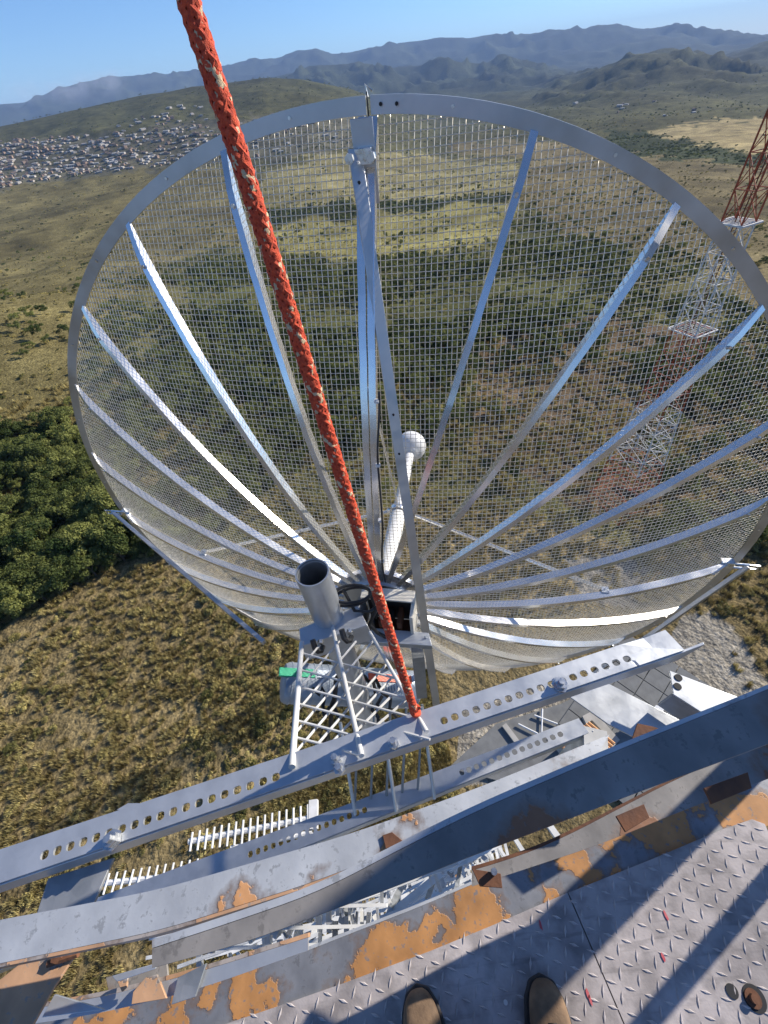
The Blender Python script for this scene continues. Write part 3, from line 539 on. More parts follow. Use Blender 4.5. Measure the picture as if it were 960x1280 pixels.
# woven wire
step = 0.0149; pts_all = []; faces_all = []; nvt = 0; wr = 0.00098
Sn, Tn, An = (np.array(a) for a in (SS, TT, AX)); Dn = np.array(DC)
gi_ = np.arange(-101, 102); V_ = []; F_ = []; cnt = 0
for fam in (0, 1):
    for i in gi_:
        u = i * step + (0.004 if fam == 0 else 0) 
        if abs(u) > RAD - 0.02: continue
        hl = math.sqrt((RAD - 0.003) ** 2 - u * u); v = np.arange(math.ceil(-hl / step), math.floor(hl / step) + 1) * step; v = np.concatenate([[-hl], v, [hl]])
        ww = 0.0022 * np.sin(v * 5.1 + i * 0.9) * (0.5 + 0.5 * math.sin(i * 2.3))
        U = np.full_like(v, u) + ww; a_, b_ = (U, v) if fam == 0 else (v, U)
        rr2 = (a_ ** 2 + b_ ** 2) / RAD ** 2; k_ = np.arange(len(v)) + i; cr = np.where(k_ % 2 == 0, 1, -1) * (1 if fam == 0 else -1) * 0.0009
        Pn = Dn + a_[:, None] * Sn + b_[:, None] * Tn - An * (DEP * (1 - rr2) - 0.004 + cr)[:, None]
        side = Sn if fam == 0 else Tn
        ring = np.stack([Pn - side * wr - An * wr * .5, Pn + side * wr - An * wr * .5, Pn + An * wr], 1).reshape(-1, 3); V_.append(ring)
        m_ = len(v); b0 = cnt + np.arange(m_ - 1)[:, None] * 3; kk = np.array([[0, 1, 4, 3], [1, 2, 5, 4], [2, 0, 3, 5]]); F_.append((b0[:, None, :] + kk[None]).reshape(-1, 4)); cnt += m_ * 3
V_ = np.concatenate(V_) - np.array(dsh.location); F_ = np.concatenate(F_)
me = bpy.data.meshes.new('wire_mesh'); me.vertices.add(len(V_)); me.vertices.foreach_set('co', V_.ravel()); me.loops.add(F_.size); me.loops.foreach_set('vertex_index', F_.ravel().astype(np.int32))
me.polygons.add(len(F_)); me.polygons.foreach_set('loop_start', np.arange(len(F_), dtype=np.int32) * 4); me.polygons.foreach_set('loop_total', np.full(len(F_), 4, np.int32)); me.update(calc_edges=True); me.materials.append(M['wire'])
o = bpy.data.objects.new('wire_mesh', me); COL.objects.link(o); o.parent = dsh; o['kind'] = 'stuff'
# rim in two halves with the joint at the top
def rimring(a):
    d = rdir(a); c = DC; pr = [(1.5, 0.0), (1.5, -0.034), (1.496, -0.034), (1.496, -0.004), (1.452, -0.004), (1.452, 0.0)]
    return [c + d * r_ + AX * (z_ + 0.004) for r_, z_ in [(1.532, 0.016), (1.532, -0.004), (1.4985, -0.004), (1.4985, 0.0), (1.528, 0.0), (1.528, 0.016)]]
for a0, a1 in ((0.0035, math.pi - 0.0035), (math.pi + 0.0035, 2 * math.pi - 0.0035)):
    MB().sweep([rimring(a) for a in np.linspace(a0, a1, 90)]).build('rim', M['alu_dull'], dsh, smooth=True)
# ribs
def rib(a, s0, s1, wd=0.019, hd=0.030, mat='alu', name='rib', lat=0.0, base=0.002):
    rings = []
    tdir = AX.cross(rdir(a)).normalized()
    for s in np.linspace(s0, s1, 34):
        p = dish(a, s) + tdir * lat; dr = (dish(a, s + .01) - dish(a, s - .01)).normalized(); nb = dr.cross(tdir); nb = nb if nb.dot(AX) < 0 else -nb
        tp = 1.0 if s < 0.93 else max(0.15, 1 - (s - 0.93) / 0.07 * 0.8)
        wv = 0.0006 * math.sin(s * 60 + a * 7)
        rings.append([p + tdir * (-wd / 2 + wv) + nb * base, p + tdir * (wd / 2 + wv) + nb * base, p + tdir * (wd / 2 + wv) + nb * (base + hd * tp), p + tdir * (-wd / 2 + wv) + nb * (base + hd * tp)])
    return MB().sweep(rings).build(name, M[mat], dsh, smooth=False)
for k_ in range(1, 24):
    if k_ == 12: continue
    o = rib(k_ * math.pi / 12, 0.07, 1.0)
    b2 = MB(); p = dish(k_ * math.pi / 12, 0.93, 0.035); d2 = rdir(k_ * math.pi / 12); b2.lathe(p, -AX, [(0, 0.005), (0.006, 0.005)], 6); b2.build('rivet', M['bolt'], o)
for a in (0, math.pi):
    for sgn in (-1, 1):
        o = rib(a, 0.05, 0.995, 0.021, 0.032, lat=0.0125 * sgn)
    o = None
# joint plate and clip at the top
tdir = AX.cross(rdir(0)).normalized(); u_ = rdir(0)
def rb(c, sz, nm, mt, par, a=0.0):
    m3 = Matrix((SS, AX, TT)).transposed() @ Matrix.Rotation(a, 3, 'Y'); return MB().box(c, sz, m3).build(nm, M[mt], par, bevel=0.001)
rb(dish(0, 0.945, 0.036), (0.052, 0.004, 0.16), 'joint_plate', 'alu_dull', dsh)
pj = DC + u_ * 1.532
tag(rb(DC + u_ * 1.516 - AX * 0.006, (0.003, 0.003, 0.045), 'joint_line', 'black', dsh), None)
MB().tube([pj - u_ * .004, pj + u_ * 0.018 - SS * .004, pj + u_ * 0.006 + SS * 0.012], 0.0025, 6).build('clip', M['bolt'], dsh)
for q_ in (0.02, 0.045):
    MB().lathe(DC + rdir(q_) * 1.516 - AX * 0.004, -AX, [(0, 0.004), (0.0012, 0.004)], 10).build('bolt_hole', M['dark_hole'], dsh)
for q_ in range(12):
    a = R(15 * q_ + 7.5)
    for a_ in (a, -a): MB().lathe(DC + rdir(a_) * 1.516 - AX * 0.0005, -AX, [(0, 0.0045), (0.002, 0.004)], 8).build('rivet', M['bolt'], dsh)
cl = rb(dish(0, 0.955, 0.055), (0.04, 0.026, 0.03), 'clamp', 'bolt', dsh)
for dx in (-0.028, 0.022): MB().lathe(dish(0, 0.955, 0.055) + SS * dx, -AX, [(0, 0.008), (0.03, 0.008), (0.03, 0.012), (0.04, 0.011)], 6).build('bolt', M['bolt'], cl)
cx = MB().tube([dish(0, s_, 0.052 + .004 * math.sin(s_ * 40)) + SS * (0.032 + .004 * math.sin(s_ * 23)) for s_ in np.linspace(0.12, 0.62, 40)], 0.0035, 6).build('coax', M['black'], dsh, smooth=True)
for s_ in (0.2, 0.33, 0.47, 0.6): MB().lathe(dish(0, s_, 0.05) + SS * .028, rdir(0), [(0, .008), (.008, .008)], 10).build('cable_tie', M['white_p'], cx)
# inner ring hoop
hp = MB(); hp.sweep([[dish(a, s, o_) for s, o_ in ((0.10, 0.0), (0.13, 0.0), (0.13, 0.02), (0.10, 0.02))] for a in np.linspace(0, 2 * math.pi, 49)[:-1]], close=True); hp.build('hub_ring', M['alu'], dsh, smooth=True)
hb = MB(); hb.lathe(dish(0, 0, 0.0), -AX, [(0, 0.16), (0.036, 0.16), (0.042, 0.155), (0.042, 0.1), (0.07, 0.095), (0.07, 0.06), (0.075, 0.05)], 32); hb.build('hub', M['alu_dull'], dsh, smooth=True)
# clamps at the ends of the horizontal diameter, with slotted plates
for sgn, (ax_, ay_), (bx_, by_) in ((-1, (160, 657), (330, 803)), (1, (925, 716), (700, 872))):
    pc = DC + rdir(sgn * math.pi / 2) * 1.5
    cm = rb(pc - rdir(sgn * math.pi / 2) * 0.03 - AX * 0.02, (0.05, 0.03, 0.035), 'rim_clamp', 'bolt', dsh)
    for q_ in (-0.012, 0.012): MB().tube([pc - rdir(sgn * math.pi / 2) * 0.06 - AX * 0.03 + TT * q_, pc + rdir(sgn * math.pi / 2) * 0.05 - AX * 0.03 + TT * q_], 0.005, 6).build('bolt', M['bolt'], cm)
    e0 = AY(ax_, ay_, pc.y - 0.03)
    sl = MB(); d2 = rdir(sgn * math.pi / 2); b0 = pc - AX * 0.03
    for q_ in (-1, 1): sl.bar(b0 - d2 * .01 + TT * 0.012 * q_, b0 + d2 * 0.09 + TT * 0.012 * q_, 0.004, 0.006, AX)
    sl.bar(b0 + d2 * 0.09 - TT * .014, b0 + d2 * 0.09 + TT * .014, 0.005, 0.006, AX); sl.build('slotted_plate', M['bolt'], dsh)
    e1 = AY(bx_, by_, 0.85)
    o = MB().bar(b0 + d2 * 0.05, e1, 0.016, 0.022).build('back_stay', M['alu_dull'], dsh)
# feed with its stays in front of the reflector
F0 = dish(0, 0); feed = []
MB().lathe(F0, AX, [(0, 0.05), (0.03, 0.05), (0.04, 0.04), (0.5, 0.039), (0.5, 0.03), (1.02, 0.027), (1.02, 0.033)], 20).build('feed_tube', M['white_p'], dsh, smooth=True)
fb = F0 + AX * 1.08
MB().lathe(fb - AX * 0.085, AX, [(0.0, 0.03), (0.004, 0.045)] + [(0.085 - 0.088 * math.cos(t_), 0.092 * math.sin(t_)) for t_ in np.linspace(0.55, 3.1, 16)], 28).build('feed_cap', M['white_p'], dsh, smooth=True)
cf = F0 + AX * 0.52
MB().lathe(cf - AX * .012, AX, [(0, 0.047), (0.026, 0.047)], 20).build('feed_collar', M['alu'], dsh)
for a, s in ((math.pi / 2, 0.62), (-math.pi / 2, 0.6), (0, 0.6)):
    st = MB().tube([cf + rdir(a) * 0.045, dish(a, s, -0.012)], 0.0085 if a else 0.005, 8).build('feed_stay', M['alu'], dsh)
    rbp = dish(a, s, 0.0); MB().box(rbp, (0.03, 0.03, 0.03), Matrix((SS, AX, TT)).transposed()).build('stay_foot', M['bolt'], st)
    MB().lathe(cf + rdir(a) * 0.04, rdir(a), [(0, 0.012), (0.02, 0.012)], 6).build('turnbuckle', M['bolt'], st)

# ------------------------------------------------------------ dish mount: pipe, bracket, box, arm, strut
mast = thing('antenna_mast_pipe', AY(411, 769, 0.78), 'open ended galvanised pipe standing on the bracket left of the dish hub', 'pipe')
pt = AY(390, 715, 0.78); pb = Vector((pt.x, pt.y, -2.35)); rp = 0.052
MB().lathe(pt, (0, 0, -1), [(0.012, rp - .006), (0, rp - 0.004), (0, rp), (0.006, rp + .001), (pt.z - pb.z, rp)], 32, cap=False).build('pipe_wall', M['galv'], mast, smooth=True)
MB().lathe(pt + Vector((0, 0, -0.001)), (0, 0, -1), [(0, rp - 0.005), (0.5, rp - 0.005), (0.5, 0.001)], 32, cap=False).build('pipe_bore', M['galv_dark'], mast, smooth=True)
br = thing('top_bracket', AY(417, 785, 0.7), 'galvanised angle bracket with two black U-bolts clamping the open pipe', 'bracket')
bz = AY(410, 775, 0.76).z
n0 = Vector((0, 0, 1)); q4 = [AZ(x, y, bz) for x, y in ((374, 786), (447, 757), (459, 781), (376, 808))]
MB().prism(q4, (0, 0, -0.006)).build('top_flange', M['galv'], br, bevel=0.001)
fA, fB = q4[3], q4[2]
MB().prism([fA + Vector((0, 0, -.0065)), fB + Vector((0, 0, -.0065)), fB + Vector((0.012, -.01, -0.085)), fA + Vector((0.0, -.01, -0.085))], (0, 0.006, 0)).build('front_flange', M['galv'], br, bevel=0.001)
for x, y in ((397, 803), (433, 790)):
    c = AY(x, y, fA.y - 0.006); MB().tube([c + Vector((-.012, 0, .02)), c + Vector((-.008, -.02, .0)), c + Vector((0.0, -.026, -.01)), c + Vector((.008, -.02, -.02)), c + Vector((.01, 0, -.035))], 0.009, 8).build('u_bolt', M['black'], br)
    MB().lathe(c + Vector((.012, 0, 0.01)), (0, -1, 0), [(0, .009), (.012, .009)], 6).build('nut', M['bolt'], br)
arm = thing('side_arm', AY(490, 800, 0.72), 'short galvanised arm joining the pipe bracket to the flat strut under the hub', 'bracket')
az_ = AY(490, 800, 0.75).z; q5 = [AZ(x, y, az_) for x, y in ((436, 800), (468, 785), (536, 791), (540, 807))]
MB().prism(q5, (0, 0, -0.005)).build('top_flange', M['galv'], arm, bevel=0.001)
MB().prism([q5[0] + Vector((0, 0.001, -.0055)), q5[3] + Vector((0, 0.001, -.0055)), q5[3] + Vector((0, 0, -.03)), q5[0] + Vector((0, 0, -.03))], (0, .005, 0)).build('front_flange', M['galv_dark'], arm)
for x, y in ((464, 792), (532, 797)): MB().lathe(AZ(x, y, az_ + .0005), (0, 0, 1), [(0, .006), (.008, .005)], 6).build('bolt', M['bolt'], arm)
ps = AY(522, 815, 0.8); MB().bar(ps + Vector((0, 0, .0)), Vector((ps.x, ps.y, ps.z - 0.45)), 0.05, 0.05, (0, 1, 0)).build('post', M['galv_dark'], arm)
stt = thing('flat_strut', AY(547, 885, 0.66), 'long flat aluminium strut slanting from the top of the dish down past the hub', 'strut')
s0, s1 = dish(0, 0.965, 0.07) + SS * -0.02, AY(549, 905, 0.64)
MB().bar(s0, s1, 0.034, 0.006, (0.35, -1, 0)).build('flat_bar', M['alu_dull'], stt, bevel=0.0008)
for t_ in (0.03, 0.3, 0.36): c = s0.lerp(s1, t_) - AX * 0.003; MB().lathe(c, -AX, [(0, .004), (.003, .004)], 8).build('rivet', M['dark_hole'], stt)
d_ = (s1 - s0).normalized(); MB().bar(s0.lerp(s1, .26) + Vector((-.012, -.003, 0)), s0.lerp(s1, 0.95) + Vector((-.012, -.003, 0)), 0.002, 0.006, (0.35, -1, 0)).build('edge_lip', M['alu'], stt)
box = thing('feed_junction_box', dish(0, 0, 0.08), 'cream topped open box with dark inside, mounted right behind the dish hub', 'box')
m3 = Matrix((SS, AX, TT)).transposed()
bc = AY(486, 770, 0.84)
def lb(dx, dy, dz, sx, sy, sz, nm, mt): return MB().box(bc + m3 @ Vector((dx, dy, dz)), (sx, sy, sz), m3).build(nm, M[mt], box, bevel=0.0015)
W_, D_, H_ = 0.2, 0.11, 0.2
lb(0, 0.03, H_ / 2, W_, D_ - .06, 0.008, 'lid', 'cream'); lb(-W_ / 2, 0, 0, 0.006, D_ - .004, H_ - .012, 'side_panel', 'galv_dark'); lb(W_ / 2 - .004, 0, 0, 0.012, D_ - .002, H_ - .012, 'side_panel', 'cream'); lb(0, D_ / 2 - .004, 0, W_ - .02, 0.006, H_ - .012, 'back_panel', 'dark_hole'); lb(0, 0, -H_ / 2 + .006, W_ - .02, D_ - .02, 0.006, 'floor_panel', 'rust')
for q_ in range(4): lb(-0.06 + q_ * .035, 0.0, -0.02 + .01 * (q_ % 2), 0.018, 0.07, 0.05, 'circuit_block', 'rust' if q_ % 2 else 'black')
lb(0.02, -D_ / 2 + .012, -0.045, 0.09, .006, .02, 'strap', 'galv_dark')
cb = thing('coiled_cable', AY(440, 742, 0.78), 'black cable coiled in a loop beside the open pipe behind the hub', 'cable')
cc = AY(440, 744, 0.8); loop = [cc + Vector((0.062 * math.cos(t_), 0.035 * math.sin(t_), 0.012 * math.sin(t_ * .5))) for t_ in np.linspace(0, 12.2, 60)]
MB().tube(loop, 0.0055, 8).build('loop', M['black'], cb, smooth=True)
MB().tube([cc + Vector((0.06, 0, 0)), cc + Vector((.075, -.02, -.07)), cc + Vector((.04, -.05, -.12)), cc + Vector((.06, -.04, -.2)), cc + Vector((0.11, -.03, -.3)), cc + Vector((0.12, 0, -.6))], 0.007, 8).build('tail', M['black'], cb, smooth=True)
MB().tube([cc + Vector((-.03, 0.03, 0)), cc + Vector((.0, -.03, -.05)), cc + Vector((.05, -.03, -.07)), cc + Vector((0.1, .0, -.06)), bc + Vector((-.05, 0, 0))], 0.006, 8).build('lead', M['black'], cb, smooth=True)
# finned radio housing lower down
rz = thing('radio_housing', AY(430, 850, 0.95), 'blue grey cylindrical radio housing with green band and red label under the mast lattice', 'radio unit')
ra, rb_ = AY(352, 853, 0.98), AY(520, 862, 0.98); dr = (rb_ - ra).normalized()
MB().lathe(ra, dr, [(0, .05), (0.01, .095), (0.03, .105), ((rb_ - ra).length - .02, .105), ((rb_ - ra).length, .08)], 28).build('drum', M['bluegrey'], rz, smooth=True)
upv = Vector((0, -0.42, 1)).normalized()
for t0, t1, mt, nm in ((0.02, .26, 'green', 'green_band'), (.27, .62, 'bluegrey', 'blue_band'), (.64, .97, 'redlab', 'red_label')):
    a_, b_ = ra.lerp(rb_, t0) + Vector((0, 0, .112)) + Vector((0, .01, 0)), ra.lerp(rb_, t1) + Vector((0, 0, .112)) + Vector((0, .01, 0)); MB().bar(a_, b_, 0.045, 0.018, (0, 0, 1)).build(nm, M[mt], rz, bevel=0.002)
for q_ in range(16):
    c = ra.lerp(rb_, 0.62 + q_ * 0.022) + Vector((0, -.02, .1)); MB().box(c, (0.005, 0.07, 0.03), None).build('fin', M['white_p'], rz)
for q_ in range(9):
    c = ra.lerp(rb_, 0.05 + q_ * 0.05); MB().lathe(c, dr, [(0, .108), (.006, .108)], 28).build('rib', M['bluegrey'], rz, smooth=True)
def wig(p, q, n_=9, amp=.03): 
    p, q = Vector(p), Vector(q); return [p.lerp(q, i / (n_ - 1)) + Vector((random.uniform(-amp, amp), random.uniform(-amp, amp), random.uniform(-amp, amp))) * (0 if i in (0, n_ - 1) else 1) for i in range(n_)]
for i_, (x0, y0, x1, y1) in enumerate(((440, 800, 400, 930), (470, 850, 505, 920), (455, 845, 480, 900), (478, 870, 440, 925), (390, 860, 425, 900))):
    tag(MB().tube(wig(AY(x0, y0, 0.85), AY(x1, y1, 0.72)), 0.009 if i_ else .012, 7).build('black_cable', M['black'], None, smooth=True), ('thick black cable hanging from the bracket down behind the lattice', 'black cable under the right rod of the lattice', 'black cable drooping behind the middle rod of the lattice', 'black cable crossing low behind the lattice toward the left', 'black cable below the left end of the blue grey housing')[i_], 'cable')

# ------------------------------------------------------------ white triangular lattice between bracket and beam
zB = -1.05
lt = thing('lattice_bracket', AZ(450, 930, zB), 'white three-rod lattice with diamond webbing between the pipe bracket and perforated beam', 'lattice')
P0 = AY(417, 792, 0.70); P1 = AZ(450, 945, zB + 0.012); tX = Vector((1, 0, 0)) ; pn = (P1 - P0).cross(AZ(530, 915, zB + .012) - AZ(368, 962, zB + .012)).normalized()
def LP(x, y, lift=0.0): v = AP(x, y, P0, pn); return v + (pn if pn.z > 0 else -pn) * lift
rods = [[(378, 806), (374, 860), (370, 905), (366, 962)], [(416, 785), (430, 850), (440, 892), (453, 948)], [(463, 793), (484, 830), (505, 868), (534, 918)]]
for r_, rd in zip(rods, (0.0078, 0.0062, 0.0052)): MB().tube([LP(x, y, 0.008) for x, y in (r_[0], r_[-1])], rd, 10).build('rod', M['white_t'], lt, smooth=True)
def on(rod, y): (xa, ya), (xb, yb) = rods[rod][0], rods[rod][-1]; return (xa + (xb - xa) * (y - ya) / (yb - ya), y)
def rodhit(rod, x0, y0, m):                                      # crossing of the line through (x0,y0), slope m, with a rod
    (xa, ya), (xb, yb) = rods[rod][0], rods[rod][-1]; sx = (xb - xa) / (yb - ya); x = (xa + sx * (y0 - m * x0 - ya)) / (1 - sx * m); return (x, y0 + m * (x - x0))
for i in range(-2, 9):                                           # gently falling wires
    y0 = 816 + i * 21.5; a = rodhit(0, 376, y0, 0.27); b_ = rodhit(2, 376, y0, 0.27)
    if a[1] < 800 or b_[1] > 945:
        if a[1] < 800: continue
        b_ = rodhit(1, 376, y0, 0.27)
        if b_[1] > 955: continue
    MB().tube([LP(*a), LP((a[0] + b_[0]) / 2, (a[1] + b_[1]) / 2, .001), LP(*b_)], 0.0034, 6).build('web_wire', M['white_t'], lt, smooth=True)
for i in range(0, 11):                                           # steeply rising wires
    y0 = 832 + i * 24.5; a = rodhit(0, 376, y0, -1.18); b_ = rodhit(2, 376, y0, -1.18)
    if a[1] > 965:                                               # starts on the beam instead
        t_ = (a[1] - 955) / (a[1] - b_[1]); a = (a[0] + (b_[0] - a[0]) * t_, 955 - (b_[0] - a[0]) * t_ * 0.28) if t_ < 0.98 else None
    if a is None: continue
    if b_[1] < 796: t_ = (800 - b_[1]) / (a[1] - b_[1]); b_ = (b_[0] + (a[0] - b_[0]) * t_, 800) 
    if a[1] - b_[1] < 6: continue
    MB().tube([LP(*a, -.005), LP(*b_, -.005)], 0.0034, 6).build('web_wire', M['white_t'], lt, smooth=True)
# thin lower lattice reaching the second beam
lt2 = thing('lower_lattice', AZ(490, 1000, -1.95), 'thin dark lattice rods standing on the lower perforated beam behind the upper one', 'lattice')
for (x0, y0), (x1, y1) in (((441, 968), (444, 1018)), ((486, 955), (495, 1014)), ((516, 945), (543, 998))):
    p = AZ(x1, y1, -1.945); MB().tube([p, Vector((p.x * 1.02, p.y + 0.25, -1.68))], 0.007, 8).build('rod', M['galv'], lt2)
for i in range(5):
    MB().tube([AZ(444, 1010, -1.945).lerp(AZ(543, 990, -1.945), i / 5) + Vector((0, .02, 0)), AZ(444, 1010, -1.945).lerp(AZ(543, 990, -1.945), (i + 1) / 5) + Vector((0, .24, .26))], 0.005, 6).build('web_wire', M['galv_dark'], lt2)

# ------------------------------------------------------------ perforated beams
def perforated(name, z, back, front, tipx, holes, hsz, dropz, lab, mat='galv', droot=None, hr=0.5):
    """steel angle: a wide flange with a row of slotted holes and a narrow flange turned down; left end at back[0], right at back[1]"""
    A, B = (AZ(*p, z) for p in back); Cc, D = (AZ(*p, z) for p in front)           # back edge A-B, front edge C-D
    t = thing(name, A.lerp(B, .5), lab, 'beam'); ud = (B - A).normalized()
    mbm = bpy.data.meshes.new('flange'); import bmesh
    bm = bmesh.new()
    def quadstrip(x0, x1, hole):
        # between fraction x0..x1 along the beam; hole -> ring of faces round a slot
        p = [A.lerp(B, x0), A.lerp(B, x1), Cc.lerp(D, x1), Cc.lerp(D, x0)]
        if not hole: bm.faces.new([bm.verts.new(v) for v in p]); return
        c = A.lerp(B, (x0 + x1) / 2).lerp(Cc.lerp(D, (x0 + x1) / 2), hr); vd = ((Cc.lerp(D, .5)) - A.lerp(B, .5)); vd = (vd - ud * vd.dot(ud)).normalized()
        ln = (x1 - x0) * (B - A).length; a_, b__ = ln * 0.32, hsz * 0.92; n_ = 16; out = []; inn = []
        for k in range(n_):
            an = 2 * math.pi * k / n_; cx_, cy_ = math.cos(an), math.sin(an); e_ = 0.8
            inn.append(c + ud * (math.copysign(abs(cx_) ** e_, cx_) * a_) + vd * (math.copysign(abs(cy_) ** e_, cy_) * b__))
            # project on the cell's border
            sgx, sgy = math.copysign(1, cx_), math.copysign(1, cy_); tt_ = max(abs(cx_), abs(cy_)); fx, fy = cx_ / tt_, cy_ / tt_
            xx = x0 + (x1 - x0) * (fx + 1) / 2; top = A.lerp(B, xx); bot = Cc.lerp(D, xx); out.append(top.lerp(bot, hr + (fy * (1 - hr) if fy > 0 else fy * hr)))
        vo = [bm.verts.new(v) for v in out]; vi = [bm.verts.new(v) for v in inn]
        for k in range(n_): bm.faces.new([vo[k], vo[(k + 1) % n_], vi[(k + 1) % n_], vi[k]])
        # corner fills
        cs = [A.lerp(B, x1), Cc.lerp(D, x1), Cc.lerp(D, x0), A.lerp(B, x0)]
    xs = sorted(holes); cur = 0.0
    for x0, x1 in xs:
        if x0 < cur + 4e-3: x0 = cur
        if x0 > cur + 1e-5: quadstrip(cur, x0, False)
        quadstrip(x0, x1, True); cur = x1
    if cur < 1: quadstrip(cur, 1, False)
    bmesh.ops.remove_doubles(bm, verts=bm.verts, dist=1e-5); bmesh.ops.recalc_face_normals(bm, faces=bm.faces)
    bm.to_mesh(mbm); bm.free(); loc = t.location
    for v in mbm.vertices: v.co -= loc
    mbm.materials.append(M[mat]); o = bpy.data.objects.new('flange', mbm); COL.objects.link(o); o.parent = t
    sm = o.modifiers.new('thick', 'SOLIDIFY'); sm.thickness = 0.006; sm.offset = 0
    T_ = D + ud * tipx; f = MB(); th_ = Vector((0, 0.006, 0)); dn = Vector((0, -0.004, -dropz))
    f.prism([Cc + Vector((0, -.003, -.0035)), D + Vector((0, -.003, -.0035)), T_ + Vector((0, -.003, 0.004)), T_ + dn * .35, D + dn, Cc + dn], th_)
    f.build('down_flange', M[mat], t, bevel=0.001)
    return t, A, B, Cc, D
# x fractions of the slots from the photograph
def frac(px, py, z, A, B): p = AZ(px, py, z); d = B - A; return (p - A).dot(d) / d.dot(d)
A_, B_ = AZ(-120, 1102, -1.05), AZ(831, 788, -1.05)
holesR = [frac(552 + i * (790 - 552) / 17.5, 906 - i * (906 - 824) / 17.5, -1.05, A_, B_) for i in range(19)]
holesL = [frac(45 + i * (340 - 45) / 18.0, 1079 - i * (1079 - 982) / 18.0, -1.05, A_, B_) for i in range(21)]
def cells(hs): w_ = abs(hs[1] - hs[0]); return [(h - w_ / 2 + 1e-5, h + w_ / 2 - 1e-5) for h in hs]
b1, A1, B1, C1, D1 = perforated('perforated_beam', -1.05, ((-120, 1102), (831, 788)), ((-120, 1145), (855, 813)), 0.055, cells(holesL[:-2]) + cells(holesR[:-1]), 0.0088, 0.05, 'long galvanised beam with a row of oval holes crossing the picture under the dish', hr=0.62)
for x, y in ((700, 856), (141, 1050)):
    c = AZ(x, y, -1.046); nb = MB().lathe(c, (0, 0, 1), [(0, .02), (.003, .02), (.003, .0145), (.014, .0145), (.014, .008), (.024, .008)], 6).build('bolt', M['bolt'], b1)
for x, y in ((420, 950), (425, 962), (492, 930)):
    c = AZ(x, y, -1.046); MB().tube([c, c + Vector((0, 0, .03))], .007, 8).build('stud', M['bolt'], b1); MB().lathe(c, (0, 0, 1), [(0, .013), (.01, .013)], 6).build('nut', M['bolt'], b1)
pg = [AZ(x, y, -1.056) for x, y in ((146, 1012), (160, 1004), (176, 1004), (180, 1014))]
MB().prism(pg, (0, 0, -0.006)).build('gusset', M['galv'], b1)
A_, B_ = AZ(-60, 1190, -1.95), AZ(723, 898, -1.95)
h2 = [frac(308 + i * 9.4, 1048 - i * 3.55, -1.95, A_, B_) for i in range(16)] + [frac(575 + i * 9.6, 966 - i * 3.7, -1.95, A_, B_) for i in range(14)]
b2_, A2, B2, C2, D2 = perforated('perforated_beam', -1.95, ((-60, 1190), (723, 898)), ((-60, 1235), (736, 916)), 0.02, cells(h2), 0.011, 0.055, 'shorter perforated beam parallel to and below the long one, right end near the orange roof', hr=0.5)
# plates that carry the beams
def plate(name, z, pxs, th_, mat, lab, cat='bracket', holes=(), parent=None, down=None):
    t = thing(name, AZ(*pxs[0], z), lab, cat) if parent is None else parent
    pts = [AZ(x, y, z) for x, y in pxs]; MB().prism(pts, (0, 0, -th_)).build('plate', M[mat], t, bevel=0.001)
    for x, y, r_ in holes: MB().lathe(AZ(x, y, z + .0004), (0, 0, 1), [(0, r_), (.0016, r_)], 14).build('bolt_hole', M['dark_hole'], t)
    return t
plate('bracket_plate', -1.22, [(708, 868), (756, 852), (850, 900), (800, 925), (760, 905)], 0.006, 'galv', 'pale blue galvanised bracket plate running from under the beam to the rusty ring')
tp2 = thing('angle_bracket', AZ(840, 850, -1.15), 'white galvanised angle with two bolt holes at its end, right of the beam tip', 'bracket')
w4 = [AZ(x, y, -1.13) for x, y in ((837, 838), (945, 880), (900, 905), (842, 868))]
MB().prism(w4, (0, 0, -0.006)).build('plate', M['galv'], tp2, bevel=0.001)
for x, y in ((848, 847), (847, 858)): MB().lathe(AZ(x, y, -1.1295), (0, 0, 1), [(0, .009), (.0015, .009)], 14).build('bolt_hole', M['dark_hole'], tp2)
MB().prism([w4[3] + Vector((0, 0, -.007)), w4[2] + Vector((0, 0, -.007)), w4[2] + Vector((-.01, -.0, -.075)), w4[3] + Vector((-.01, -.0, -.075))], (0, .005, 0)).build('side_flange', M['galv_dark'], tp2)  # shaded side of the angle: its shade is put in by darker steel
tp3 = plate('beam_carrier', -1.10, [(60, 1098), (142, 1072), (112, 1140), (40, 1160)], 0.008, 'galv_dark', 'shade-darkened grey flat plate between the left end of the long beam and outer ring')  # plate lies in shade, painted in with the darker steel

